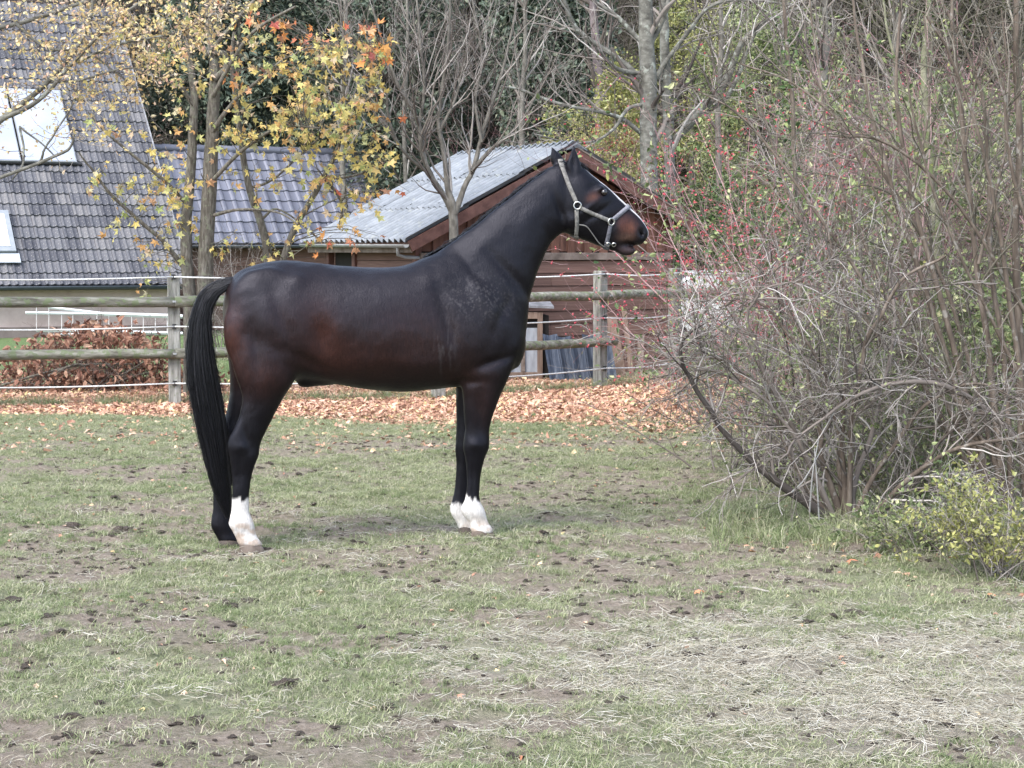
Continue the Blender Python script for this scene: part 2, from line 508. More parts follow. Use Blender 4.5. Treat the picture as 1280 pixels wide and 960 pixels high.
# ================================================================== GROUND
def axis(a):
    out = []
    for (s, e, st) in a: out += list(np.arange(s, e, st))
    return np.array(out)
gxa = axis([(-500, -60, 55), (-60, -14, 4), (-14, -4.6, .35), (-4.6, 4.8, .045), (4.8, 14, .35), (14, 60, 4), (60, 501, 55)])
gya = axis([(-300, -30, 45), (-30, 4, 3.4), (4, 5.8, .3), (5.8, 13, .04), (13, 26, .075), (26, 46, .5), (46, 100, 6), (100, 701, 60)])
GX, GY = np.meshgrid(gxa, gya)
GZ = prints(GX, GY, gz(GX, GY))
nx_, ny_ = len(gxa), len(gya)
ii = (np.arange(ny_ - 1)[:, None] * nx_ + np.arange(nx_ - 1)[None]).ravel()
GFc = np.stack([ii, ii + 1, ii + nx_ + 1, ii + nx_], -1)
def ground_mat():
    m, nt, b, out = newmat('paddock_ground')
    tc = nt.nodes.new('ShaderNodeTexCoord'); co = tc.outputs['Object']
    def att(n):
        a = nt.nodes.new('ShaderNodeAttribute'); a.attribute_name = n; return a.outputs['Fac']
    nz1 = noise_n(nt, 3.2, 8, co, .7); nz2 = noise_n(nt, 26, 8, co, .75); nz3 = noise_n(nt, 110, 4, co, .7)
    grass = ramp(nt, [(0.3, (.13, .14, .08)), (.5, (.22, .23, .14)), (.72, (.33, .32, .22))], nz2.outputs[0])
    soil = ramp(nt, [(0.24, (.07, .052, .038)), (.40, (.20, .16, .125)), (.6, (.31, .26, .21)), (.75, (.42, .37, .31))], nz2.outputs[0])
    straw = ramp(nt, [(0.25, (.18, .155, .12)), (.5, (.33, .30, .24)), (.75, (.46, .43, .36))], nz3.outputs[0])
    lawn = ramp(nt, [(0.3, (.10, .15, .06)), (.7, (.17, .23, .10))], nz2.outputs[0])
    litter = ramp(nt, [(0.3, (.18, .11, .08)), (.5, (.36, .22, .15)), (.7, (.52, .34, .24))], nz3.outputs[0])
    fs = math_n(nt, 'ADD', att('soil'), math_n(nt, 'MULTIPLY', math_n(nt, 'SUBTRACT', nz2.outputs[0], .5), 1.3))
    fs = math_n(nt, 'MINIMUM', math_n(nt, 'MAXIMUM', fs, 0), 1)
    c = mixc(nt, fs, grass, soil)
    fw = math_n(nt, 'ADD', att('straw'), math_n(nt, 'MULTIPLY', math_n(nt, 'SUBTRACT', nz1.outputs[0], .5), 1.0))
    fw = math_n(nt, 'MULTIPLY', math_n(nt, 'MINIMUM', math_n(nt, 'MAXIMUM', fw, 0), 1), math_n(nt, 'MINIMUM', math_n(nt, 'MULTIPLY', att('straw'), 3), 1))
    c = mixc(nt, fw, c, straw)
    c = mixc(nt, att('lawn'), c, lawn)
    c = mixc(nt, att('litter'), c, litter)
    nt.links.new(c, b.inputs['Base Color'])
    b.inputs['Roughness'].default_value = .95; b.inputs['Specular IOR Level'].default_value = .1
    h = math_n(nt, 'ADD', nz2.outputs[0], math_n(nt, 'MULTIPLY', nz3.outputs[0], .35))
    bp = nt.nodes.new('ShaderNodeBump'); bp.inputs['Strength'].default_value = 1.0; bp.inputs['Distance'].default_value = .035
    nt.links.new(h, bp.inputs['Height']); nt.links.new(bp.outputs[0], b.inputs['Normal'])
    return m
gob = obj('ground', np.stack([GX.ravel(), GY.ravel(), GZ.ravel()], -1), GFc, ground_mat(), kind='structure', smooth=True)
def vatt(o, n, a):
    at = o.data.attributes.new(n, 'FLOAT', 'POINT'); at.data.foreach_set('value', np.asarray(a, np.float32).ravel())
_gx, _gy = GX.ravel(), GY.ravel()
def litter_mask(x, y):
    edge = 19.3 + (fbm(x, y, .8, 3) - .5) * 2.2 - 0.25 * x
    return sstep(edge - .5, edge + .9, y) * (1 - sstep(24.5, 27, y - .4 * x)) * (1 - sstep(2.6, 4.2, x))
LAWN = sstep(25.2, 26.5, _gy) * (1 - sstep(-3.5, -2.5, _gx))
vatt(gob, 'straw', straw_mask(_gx, _gy) * .75); vatt(gob, 'soil', soil_mask(_gx, _gy))
vatt(gob, 'litter', litter_mask(_gx, _gy)); vatt(gob, 'lawn', LAWN)

# ================================================================== HORSE
horse = thing('horse', 'tall dark bay horse with white socks and grey halter standing in the paddock', 'horse',
              (*(HP0 + HG * .65)[:2], float(gz(*(HP0 + HG * .65)[:2]))))
UPZ = np.array([0, 0, 1.0])
def ring_tb(pt, pb, hw, latc=0.0, n=28, k=0.0, latd=None, pw=1.0):
    """ring through a top and a bottom pixel of the midplane (latc: sideways shift)"""
    T_ = H(pt[0], pt[1], latc); B_ = H(pb[0], pb[1], latc)
    c = (T_ + B_) / 2; a = (T_ - B_) / 2
    ld = HN if latd is None else latd
    th = np.arange(n) * 2 * PI / n
    ct = np.cos(th); st = np.sin(th)
    st = np.sign(st) * np.abs(st) ** pw
    return c + ct[:, None] * a + (st * hw * (1 - k * ct))[:, None] * ld
def leg_ring(v, ul, ur, hw, latc, n=18):
    L_ = H(ul, v, latc); R_ = H(ur, v, latc)
    c = (L_ + R_) / 2; a = (R_ - L_) / 2
    th = np.arange(n) * 2 * PI / n
    return c + np.cos(th)[:, None] * a + (np.sin(th) * hw)[:, None] * HN
def resample_rows(rows, n):
    return cr(np.array(rows, float), n)
HB = MB()
def hb(rings):
    V, F = loft(rings); HB.add(V, F)
# trunk: u, vtop, vbot, half width, egg
trunk = [(279, 378, 408, .05, 0), (283, 360, 428, .13, 0), (292, 345, 448, .20, .02), (306, 335, 462, .245, .05), (330, 327.5, 470, .275, .08), (357, 325, 474, .285, .10),
         (390, 327.5, 476, .285, .10), (427, 332, 482, .295, .06), (465, 334.5, 488, .305, .04), (502, 332, 490, .30, .08),
         (530, 322, 488, .285, .2), (556, 312, 485, .26, .32), (585, 309, 482, .245, .34), (612, 322, 476, .225, .25), (632, 352, 468, .19, .1), (646, 384, 458, .145, 0), (654.5, 405, 444, .07, 0)]
hb([ring_tb((u, a), (u, b), w, 0, 32, k, pw=.9) for u, a, b, w, k in resample_rows(trunk, 40)])
neck = [((535, 322), (648, 462), .185, .25), ((563, 303), (656, 425), .175, .28), ((590, 283.5), (660, 385), .145, .3), ((616, 262.5), (668, 352), .12, .3), ((640, 243.5), (676.5, 330), .102, .28),
        ((663, 225.5), (685, 311), .09, .22), ((684, 211.5), (695, 298), .082, .12), ((697, 205.5), (706, 290), .08, .05), ((706, 204), (714, 284), .06, 0)]
nk = resample_rows([(*a, *b, w, k) for a, b, w, k in neck], 24)
hb([ring_tb((r[0], r[1]), (r[2], r[3]), r[4], 0, 28, r[5]) for r in nk])
# head, turned a little towards the camera
HYAW = 0.14
LD = nrm(HN * math.cos(HYAW) - HG * math.sin(HYAW) * 1.0)
def hlat(u): return (u - 705) / 209.0 * HYAW
head = [((702, 206), (700, 284), .05, 0), ((712, 203.5), (703, 289), .082, 0), ((724, 205), (710, 293), .098, -.05), ((738, 217), (722, 298), .105, -.08), ((753, 228.5), (738, 303.5), .098, -.1),
        ((766, 239.5), (750, 308.5), .078, -.05), ((778, 250.5), (762, 311), .064, 0), ((789, 260.5), (773, 309), .058, 0.02), ((799, 270.5), (781, 305.5), .058, .02), ((806, 280), (788, 305), .057, 0),
        ((810.3, 288), (795, 306.5), .048, 0), ((811, 295), (801, 306.5), .028, 0)]
hd = resample_rows([(*a, *b, w, k) for a, b, w, k in head], 30)
hb([ring_tb((r[0], r[1]), (r[2], r[3]), r[4], hlat((r[0] + r[2]) / 2), 26, r[5], LD, pw=.85) for r in hd])
# lower jaw tip, chin and lip
jaw = [((752, 286), (746, 307), .04, 0), ((764, 294), (759, 311.5), .036, 0), ((775, 300), (770, 315), .034, 0), ((783, 305), (778, 319.5), .034, 0), ((791, 309), (787, 319.5), .029, 0), ((795, 311), (793, 316.5), .014, 0)]
hb([ring_tb((r[0], r[1]), (r[2], r[3]), r[4], hlat(r[0]), 18, 0, LD) for r in resample_rows([(*a, *b, w, k) for a, b, w, k in jaw], 12)])
# ears: solid pointed leaves (near ear, far ear)
def ear(base_l, base_r, mid_l, mid_r, tip, lat, th):
    rows = [(*base_l, *base_r, th), ((base_l[0] + mid_l[0]) / 2 - .5, (base_l[1] + mid_l[1]) / 2, (base_r[0] + mid_r[0]) / 2 + .8, (base_r[1] + mid_r[1]) / 2, th),
            (*mid_l, *mid_r, th * .8), ((mid_l[0] * .45 + tip[0] * .55), mid_l[1] * .45 + tip[1] * .55, mid_r[0] * .45 + tip[0] * .55, mid_r[1] * .45 + tip[1] * .55, th * .55),
            (tip[0] - .8, tip[1] + .8, tip[0] + .8, tip[1] + .8, .008)]
    out = []
    for r in resample_rows(rows, 12):
        A = H(r[0], r[1], lat); B = H(r[2], r[3], lat); c = (A + B) / 2; a = (B - A) / 2
        t = np.arange(12) * 2 * PI / 12
        out.append(c + np.cos(t)[:, None] * a + (np.sin(t) * r[4])[:, None] * HN)
    hb(out)
ear((711, 224), (727, 223), (708.5, 204), (726, 204), (717, 180), 0.055, .030)
ear((694, 214), (709, 210), (687.5, 198), (703.5, 196), (689.5, 182), -0.035, .028)
# legs
def leg(rows, n=44):
    hb([leg_ring(r[0], r[1], r[2], r[3], r[4]) for r in resample_rows(rows, n)])
leg([(400, 284, 368, .10, .13), (436, 285, 376, .125, .14), (471, 294, 371, .115, .15), (492, 302, 358, .088, .152), (507, 301.5, 350, .075, .15), (522, 297.5, 342, .064, .148), (536, 291, 335.5, .055, .146), (548, 285.5, 329, .050, .145),
     (558, 283.5, 325.5, .050, .143), (571, 286, 323.5, .047, .142), (585, 288, 318, .040, .141), (600, 289.5, 314, .032, .14), (620, 289.8, 311.3, .028, .14), (638, 289, 311.8, .029, .14), (648, 286.8, 315.5, .038, .14), (656, 285.8, 318.5, .042, .14),
     (664, 290, 319.5, .034, .14), (672, 294.5, 322.5, .034, .14), (678, 297, 327, .044, .14), (682, 299, 328, .044, .14)])
leg([(400, 282, 350, .10, -.13), (440, 284, 350, .11, -.14), (480, 287, 345, .085, -.15), (519, 281, 325, .06, -.15), (540, 270, 312, .05, -.145), (554, 264.5, 306, .048, -.14), (570, 265, 302, .045, -.14), (590, 266.5, 294, .034, -.14), (615, 266.5, 289, .029, -.14),
     (638, 265.5, 288.5, .031, -.14), (650, 263.5, 290, .035, -.14), (658, 263.5, 292, .037, -.14), (666, 267.5, 295, .034, -.14), (672, 271, 298, .037, -.14), (677, 273, 300, .04, -.14)])
leg([(440, 575, 648, .09, .12), (462, 574, 641, .095, .13), (480, 576, 633, .085, .13), (500, 578, 624.5, .068, .127), (520, 579.3, 617, .056, .124), (538, 580.5, 612, .046, .122), (549, 579, 612.5, .051, .12), (561, 578.5, 611.5, .052, .12), (573, 581.5, 606, .041, .12),
     (588, 583, 602, .032, .12), (610, 583, 600, .027, .12), (624, 581, 600, .028, .12), (633, 576.5, 604, .038, .12), (641, 576.5, 607.5, .040, .12), (649, 583, 609, .032, .12), (656, 587, 612.5, .034, .12), (661, 588, 616, .042, .12), (666, 590, 617, .043, .12)])
leg([(440, 568, 625, .08, -.12), (480, 569, 615, .07, -.12), (500, 569.5, 608, .06, -.12), (525, 570, 602, .05, -.12), (548, 569, 599, .046, -.12), (562, 568.5, 596.5, .045, -.12), (580, 570, 591, .035, -.12), (605, 569, 588.5, .029, -.12),
     (622, 566, 588, .030, -.12), (634, 562.5, 589, .035, -.12), (642, 563.5, 591, .035, -.12), (650, 568.5, 593, .034, -.12), (657, 572, 595, .037, -.12), (662, 573.5, 596, .039, -.12)])
def blob(u, v, lat, ru, rv, rl, tilt=0):
    c = H(u, v, lat); n = 14
    ca, sa = math.cos(tilt), math.sin(tilt)
    rings = []
    for k in range(1, 9):
        ph = PI * k / 9; z = math.cos(ph); r = math.sin(ph)
        th = np.arange(n) * 2 * PI / n
        x = r * np.cos(th) * ru; y = z * rv
        X = x * ca - y * sa; Y = x * sa + y * ca
        rings.append(c + X[:, None] * HG / 209 + (Y * np.ones(n))[:, None] * UPZ / 209 + (r * np.sin(th) * rl)[:, None] * HN)
    hb(rings)
for s in (1, -1):
    blob(335, 385, .125 * s, 50, 52, .115, .2)        # haunch
    blob(352, 440, .15 * s, 24, 34, .115, -.25)      # stifle
    blob(300, 420, .13 * s, 20, 44, .10, .1)         # back of the thigh
    blob(606, 400, .12 * s, 30, 62, .125, .35)       # shoulder blade
    blob(630, 430, .095 * s, 22, 26, .11)            # point of shoulder
    blob(590, 462, .13 * s, 22, 22, .09)             # elbow
    blob(470, 420, .15 * s, 80, 52, .165)            # barrel
    blob(716, 274, .052 * s, 14.5, 16, .05)          # cheek
    blob(749, 237, .07 * s + hlat(749), 8, 4.2, .022, .5)      # brow over the eye
    blob(802, 293, .036 * s + hlat(800), 7.5, 6.5, .026)        # nostril rim
blob(384, 476, 0, 14, 9, .06); blob(402, 472, 0, 24, 11, .09); blob(378, 480, 0, 7, 6, .035)   # sheath
blob(765, 258, hlat(765), 16, 4, .03, -.75)
HV, HF = HB.get()
tmp = bpy.data.objects.new('tmp', mk_mesh('tmp', HV, HF)); COL.objects.link(tmp)
md = tmp.modifiers.new('r', 'REMESH'); md.mode = 'VOXEL'; md.voxel_size = 0.0092
dg = bpy.context.evaluated_depsgraph_get(); ev = tmp.evaluated_get(dg).to_mesh()
nv = len(ev.vertices); V = np.empty(nv * 3, np.float32); ev.vertices.foreach_get('co', V); V = V.reshape(-1, 3).astype(float)
ne = len(ev.edges); E = np.empty(ne * 2, np.int32); ev.edges.foreach_get('vertices', E); E = E.reshape(-1, 2)
lt = np.empty(len(ev.polygons), np.int32); ev.polygons.foreach_get('loop_total', lt)
li = np.empty(len(ev.loops), np.int32); ev.loops.foreach_get('vertex_index', li)
st_ = np.concatenate([[0], np.cumsum(lt)[:-1]])
QF = []
for n_ in (3, 4):
    s_ = st_[lt == n_]
    if len(s_): QF.append(li[s_[:, None] + np.arange(n_)])
tmp.evaluated_get(dg).to_mesh_clear(); bpy.data.objects.remove(tmp)
deg = np.bincount(E.ravel(), minlength=nv)[:, None]
def lap(V, w):
    S = np.zeros_like(V)
    for k in range(3):
        S[:, k] = np.bincount(E[:, 0], V[E[:, 1], k], nv) + np.bincount(E[:, 1], V[E[:, 0], k], nv)
    return V + w * (S / deg - V)
def vnorm(V):
    N = np.zeros_like(V)
    for f in QF:
        a = np.cross(V[f[:, 2]] - V[f[:, 0]], V[f[:, -1]] - V[f[:, 1]] if f.shape[1] == 4 else V[f[:, 1]] - V[f[:, 0]])
        if f.shape[1] == 3: a = -a
        for k in range(f.shape[1]):
            for c in range(3): N[:, c] += np.bincount(f[:, k], a[:, c], nv)
    return nrm(N)
# body parts are smoothed hard to melt the joins, feet and face only a little
hu, hv, _ = proj(V)
soft = np.clip(1 - sstep(490, 600, hv), 0, 1) * (1 - sstep(690, 720, hu)) * (1 - .97 * ((hv < 213) & (hu > 684)))
for it in range(44):
    w = (.5 * np.clip(soft if it >= 5 else np.maximum(soft, .75 * (1 - .9 * ((hv < 213) & (hu > 684)))), 0, 1))[:, None]
    V = lap(V, w)
    V = lap(V, -.46 * w / .5) if it % 2 == 0 else V
VN = vnorm(V)
VL = (V - HP0) @ HN
cen = V.mean(0)
if np.mean(np.sum(VN * (V - cen), 1)) < 0:
    VN = -VN; QF = [f[:, ::-1] for f in QF]
hu, hv, _ = proj(V)
def brush(u, v, ru, rv, amt, tilt=0, side=None):
    """push the coat in or out (metres) inside a soft ellipse given in photograph units"""
    ca, sa = math.cos(tilt), math.sin(tilt)
    du, dv = hu - u, hv - v
    a = du * ca - dv * sa; b = du * sa + dv * ca
    w = np.exp(-((a / ru) ** 2 + (b / rv) ** 2))
    if side is not None: w = w * (sstep(0, .03, VL * side))
    return w * amt * np.abs(VN @ HN)
D_ = np.zeros(nv)
for a in [(404, 425, 16, 30, -.020, .2), (372, 350, 12, 9, .012), (352, 395, 10, 40, -.010, .35), (390, 455, 26, 6, -.012, -.5),
          (318, 425, 8, 42, -.012, .12), (560, 400, 8, 48, -.014, .3), (640, 345, 7, 45, -.012, .75), (600, 350, 6, 45, -.007, .65), (628, 395, 6, 26, -.008, -.4),
          (618, 452, 22, 5, -.012, .3), (585, 478, 18, 5, -.009), (500, 455, 60, 9, .004), (440, 400, 30, 30, .006),
          (307, 543, 5, 22, -.008, .25), (300, 560, 9, 7, .006), (318, 572, 5, 9, .004), (300, 580, 3.5, 24, -.004), (594, 556, 8, 6, .006), (591, 600, 2.5, 25, -.004), (600, 520, 5, 25, -.005, .1), (612, 500, 8, 24, .006, .12),
          (545, 345, 22, 12, .008), (700, 262, 4, 22, -.010, .35), (690, 300, 6, 18, -.004, .5), (733, 262, 20, 3, .005, .7), (745, 268, 26, 4, -.007, .6), (752, 228, 5, 3, -.004), (755, 240.5, 4.5, 3.5, -.007), (742, 232, 8, 4, -.008, .6),
          (804, 292, 3.6, 5.2, -.030, .5), (790, 305, 9, 1.8, -.010, -.1), (770, 275, 14, 6, -.005, .7), (717, 205, 3, 14, -.010), (667, 265, 22, 9, .004, .7), (610, 300, 30, 8, .004, .7)]:
    D_ += 1.55 * brush(*a)
for k in range(26):                                   # ribs, veins and skin folds
    D_ += brush(420 + k * 5.2, 425 + 6 * math.sin(k), 1.6, 34, .0009 * (1 if k % 2 else -1), .25)
D_ += (fbm(hu * .05 + 5, hv * .05 + VL * 8, 1.0, 3) - .5) * .007 * (1 - sstep(690, 710, hu))
V = V + VN * D_[:, None]
for _ in range(2): V = lap(V, .3)
hu, hv, _ = proj(V); VL = (V - HP0) @ HN; VN = vnorm(V)
# ---------------- coat colours: the animal's own markings, plus greyer patches on shoulder, back and croup
base = np.array([.0038, .0031, .0046])
C_ = np.tile(base, (nv, 1))
_tr = (np.exp(-(((hu - 440) / 170) ** 2 + ((hv - 425) / 75) ** 2)) * .9)[:, None]
C_ = C_ * (1 - _tr) + np.array([.0150, .0088, .0088]) * _tr
wn_ = fbm(hu * .11, hv * .11 + VL * 20, 1, 4)
def paint(u, v, ru, rv, col, k, tilt=0, hard=0):
    global C_
    ca, sa = math.cos(tilt), math.sin(tilt)
    du, dv = hu - u, hv - v
    a = du * ca - dv * sa; b = du * sa + dv * ca
    w = np.exp(-((a / ru) ** 2 + (b / rv) ** 2)) * k * (.55 + .9 * wn_)
    w = np.clip(w, 0, 1)[:, None]
    C_ = C_ * (1 - w) + np.array(col) * w
RB = (.060, .021, .014)
paint(404, 420, 22, 42, RB, .85, .2); paint(450, 450, 70, 26, RB, .45); paint(290, 420, 18, 48, RB, .8, .1); paint(330, 470, 30, 24, RB, .45)
paint(520, 420, 60, 40, (.03, .013, .010), .7); paint(360, 400, 40, 40, (.028, .013, .012), .6); paint(575, 470, 40, 26, (.032, .014, .01), .6); paint(605, 500, 14, 30, (.03, .014, .012), .6)
paint(384, 474, 16, 8, (.012, .01, .012), 1)
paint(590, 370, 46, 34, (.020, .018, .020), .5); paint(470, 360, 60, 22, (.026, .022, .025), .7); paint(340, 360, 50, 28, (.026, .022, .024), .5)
paint(741, 246, 8, 5, (.11, .045, .028), .95, .5); paint(786, 284, 10, 10, (.11, .038, .018), .95, .5); paint(783, 297, 10, 5, (.11, .062, .042), .8); paint(779, 276, 8, 8, (.09, .03, .018), .7)
paint(805, 293, 6.5, 9, (.006, .005, .006), 1.7); paint(785, 313, 12, 6, (.055, .035, .035), .9); paint(796, 304, 8, 2.5, (.015, .01, .012), 1.2)
# dusty scratches behind the withers
dn = fbm(hu * .9 - hv * .5, hv * .22 + hu * .12, 1, 2)
dw = np.exp(-(((hu - 596) / 42) ** 2 + ((hv - 372) / 26) ** 2)) * sstep(.58, .72, dn)
C_ = C_ * (1 - .5 * dw[:, None]) + np.array([.12, .11, .11]) * .5 * dw[:, None]
dn = fbm(hu * .35, hv * .05, 1, 2); dw = np.exp(-(((hu - 556) / 12) ** 2 + ((hv - 430) / 34) ** 2)) * sstep(.55, .7, dn)
C_ = C_ * (1 - .4 * dw[:, None]) + np.array([.10, .09, .09]) * .4 * dw[:, None]
# blaze down the face
al = np.clip((hu - 716) / 94, 0, 1)
mid = np.array([hlat(x) for x in hu])
tops_u = np.array([r[0] for r in hd]); tops_v = np.array([r[1] for r in hd])
vt = np.interp(hu, tops_u, tops_v)
bl = (1 - sstep(.005, .014, np.abs(VL - mid - .006) - .007 * np.sin(al * 3.1))) * sstep(730, 736, hu) * (1 - sstep(8, 14, hv - vt)) * (hv < 300)
C_ = C_ * np.where((C_[:, 1] < .2)[:, None], .62, 1)
C_ = C_ * (1 - bl[:, None]) + np.array([.62, .60, .60]) * bl[:, None]
# socks with ragged tops
jag = (vnoise(hu * .55 + 3, VL * 60) - .5) * 16 + (vnoise(hu * 1.6, VL * 160) - .5) * 8
W_ = np.array([.56, .53, .50])
def sock(mask, v0, slope=0, uc=0):
    global C_
    w = (mask * sstep(-2.6, 2.2, hv - (v0 + jag * .5 + slope * (hu - uc))))[:, None]
    cc = W_ * (0.82 + .25 * fbm(hu * .25, hv * .25, 1, 3))[:, None]
    dirt = sstep(.36, .60, fbm(hu * .12 + 9, hv * .14, 1, 3))[:, None] * sstep(v0 + 12, v0 + 40, hv)[:, None] * .8
    cc = cc * (1 - dirt) + np.array([.33, .25, .19]) * dirt
    C_ = C_ * (1 - w) + cc * w
hindn = ((VL > .03) & (hu < 400)).astype(float); foren = ((VL > .02) & (hu > 500) & (hu < 640)).astype(float); foref = ((VL < -.02) & (hu > 500) & (hu < 640)).astype(float)
sock(hindn, 624); sock(foren, 624, .55, 590); sock(foref, 629, .1, 578)
def coat_mat():
    m, nt, b, out = newmat('horse_coat')
    a = nt.nodes.new('ShaderNodeAttribute'); a.attribute_name = 'coat'
    tc = nt.nodes.new('ShaderNodeTexCoord'); co = tc.outputs['Object']
    n = noise_n(nt, 90, 4, co, .65, (1.1, 1.1, .28)); n2 = noise_n(nt, 420, 2, co, .6, (1, 1, .3))
    g = math_n(nt, 'ADD', math_n(nt, 'MULTIPLY', n.outputs[0], 1.3), .35)
    cc = nt.nodes.new('ShaderNodeCombineColor')
    for i in range(3): nt.links.new(g, cc.inputs[i])
    c = mixc(nt, 1.0, a.outputs['Color'], cc.outputs[0], 'MULTIPLY')
    nt.links.new(c, b.inputs['Base Color'])
    nr_ = noise_n(nt, 7, 4, co, .6)
    nt.links.new(math_n(nt, 'ADD', math_n(nt, 'MULTIPLY', nr_.outputs[0], .34), .25), b.inputs['Roughness'])
    b.inputs['Specular IOR Level'].default_value = .24
    b.inputs['Specular Tint'].default_value = (.84, .85, 1, 1)
    b.inputs['Sheen Weight'].default_value = .0; b.inputs['Sheen Roughness'].default_value = .4
    b.inputs['Sheen Tint'].default_value = (.8, .85, 1, 1)
    bp = nt.nodes.new('ShaderNodeBump'); bp.inputs['Strength'].default_value = .6; bp.inputs['Distance'].default_value = .004
    nt.links.new(math_n(nt, 'ADD', n.outputs[0], math_n(nt, 'MULTIPLY', n2.outputs[0], .4)), bp.inputs['Height']); nt.links.new(bp.outputs[0], b.inputs['Normal'])
    return m
body = obj('body', V, QF, coat_mat(), horse, smooth=True)
ca_ = body.data.color_attributes.new('coat', 'FLOAT_COLOR', 'POINT')
ca_.data.foreach_set('color', np.hstack([C_, np.ones((nv, 1))]).astype(np.float32).ravel())
# eye on each side of the head
m_eye = MAT('horse_eye', [(0, (.006, .004, .004)), (1, (.012, .008, .008))], rough=.08, spec=.8)
def ball(c, r, n=12, sq=(1, 1, 1)):
    rings = []
    for k in range(1, 8):
        ph = PI * k / 8; th = np.arange(n) * 2 * PI / n
        rings.append(np.asarray(c) + r * np.stack([math.sin(ph) * np.cos(th) * sq[0], math.sin(ph) * np.sin(th) * sq[1], np.full(n, math.cos(ph) * sq[2])], -1))
    return loft(rings)
for s in (1, -1):
    obj('eye', *ball(H(755, 240.5, .073 * s + hlat(755)), .0215), m_eye, horse, smooth=True)
# hooves
m_hoof = MAT('hoof_horn', [(0.2, (.08, .06, .048)), (.6, (.17, .135, .11)), (1, (.26, .22, .18))], scale=14, rough=.7, bump=.3, bscale=60, stretch=(1, 1, .3), jitter=.1)
m_hoofd = MAT('dark_hoof_horn', [(0.2, (.035, .028, .024)), (1, (.14, .11, .09))], scale=14, rough=.7, bump=.3, bscale=60)
def hoof(ul, ur, vt_, bl_, br_, vb, lat, m):
    rows = [(vt_ - 2.5, ul + 1.5, ur - 2, .034), (vt_, ul, ur, .041), ((vt_ + vb) / 2, (ul + bl_) / 2, (ur + br_) / 2, .045), (vb, bl_, br_, .050), (vb + 2.5, bl_ + .4, br_ - .4, .049)]
    rings = []
    for v, a, b, w in rows:
        f = (v - vt_) / (vb - vt_)
        A = H(a, v + 0.5, lat); B = H(b, v + (2.2 if f < .3 else .6) * 1.0, lat)
        c = (A + B) / 2; h = (B - A) / 2; t = np.arange(20) * 2 * PI / 20
        rings.append(c + np.cos(t)[:, None] * h + (np.sin(t) * w * (1 - .12 * np.cos(t)))[:, None] * HN)
    obj('hoof', *loft(rings), m, horse, smooth=True)
hoof(299, 327, 679, 299.5, 331.5, 690, .14, m_hoof)
hoof(273.5, 299.5, 674.5, 272, 302, 683, -.14, m_hoofd)
hoof(589.5, 615.5, 662, 588, 620, 672, .12, m_hoof)
hoof(573.5, 595, 658.5, 573, 598, 667.5, -.12, m_hoofd)
# mane, forelock and tail: tufts of strands
m_mane = MAT('black_horse_hair', [(0, (.002, .002, .003)), (.6, (.006, .006, .009)), (.9, (.020, .020, .026)), (1, (.035, .033, .038))], src='island', rough=.42, spec=.35)
crest = np.array([(536, 316), (562, 302), (590, 282), (616, 261), (640, 242), (663, 224), (684, 210), (697, 204)], float)
n_ = 1500; t_ = rng.uniform(0, 1, n_)
cc = cr(crest, 200)[(t_ * 199).astype(int)]
S0 = np.array([H(a + rng.normal() * .8, b + 2.6, 0) for a, b in cc]) + HN * rng.uniform(-.05, -.004, n_)[:, None]
D0 = nrm(np.stack([rng.normal(-.25, .3, n_)] * 1, -1) * HG[None] + UPZ[None] * rng.uniform(-.1, .22, n_)[:, None] - HN[None] * rng.uniform(.8, 1.5, n_)[:, None])
P_, R_ = grow(S0, D0, rng.uniform(.12, .24, n_), .0018, .0006, 7, .10, .38, (0, 0, -1))
obj('mane', *tubes(P_, R_, 3), m_mane, horse)
n_ = 160
S0 = H(712, 203, 0.012) + rng.normal(size=(n_, 3)) * np.array([.022, .022, .004])
P_, R_ = grow(S0, np.tile(HG * 1.0 + UPZ * .15, (n_, 1)), rng.uniform(.06, .15, n_), .0016, .0006, 6, .07, .28, (0, 0, -1))
obj('forelock', *tubes(P_, R_, 3), m_mane, horse)
tail_c = np.array([(300, 352, 5), (288, 353, 6.5), (272, 359, 8.5), (260, 370, 10.5), (252.5, 388, 10.5), (249.5, 410, 12.5), (249.5, 440, 14.5), (253, 475, 16.5), (259.5, 510, 16.5), (266, 545, 15), (272, 580, 12), (278, 612, 9), (282.5, 634, 5), (285, 648, 2)], float)
TC = cr(tail_c, 40)
def tail_pt(t, a, b):
    k = t * 39; i = int(min(k, 38)); f = k - i
    r = TC[i] * (1 - f) + TC[i + 1] * f; d = TC[min(i + 1, 39)] - TC[i]; d = d / np.linalg.norm(d[:2])
    px = np.array([-d[1], d[0]])
    return H(r[0] + px[0] * a * r[2], r[1] + px[1] * a * r[2], b * (.015 + r[2] / 209 * .62))
rings = []
for t in np.linspace(0, .84, 22):
    rings.append(np.array([tail_pt(t, math.cos(q) * .58, math.sin(q) * .6) for q in np.arange(14) * 2 * PI / 14]))
tl = MB(); tl.add(*loft(rings))
n_ = 2000
for i in range(n_):
    q = rng.uniform(0, 2 * PI); r0 = math.sqrt(rng.uniform(.45, 1)); w1 = rng.normal(0, .20); w2 = rng.normal(0, .12)
    t0 = max(0, rng.uniform(-.25, .62)); t1 = min(1.0, t0 + rng.uniform(.35, .8))
    if rng.random() < .5: t1 = rng.uniform(.8, 1.0)
    ph = rng.uniform(0, 6)
    K = 11; pts = []
    for k in range(K):
        s = k / (K - 1); t = t0 + (t1 - t0) * s
        ex = 1 + (.12 * s if rng is None else .10 * s)
        pts.append(tail_pt(t, math.cos(q) * r0 * ex + w1 * s + .06 * math.sin(5 * s + ph) + .02 * math.sin(13 * s + 2 * ph), math.sin(q) * r0 + w2 * s))
    tl.add(*tubes(np.array(pts), np.linspace(.0021, .0007, K), 3))
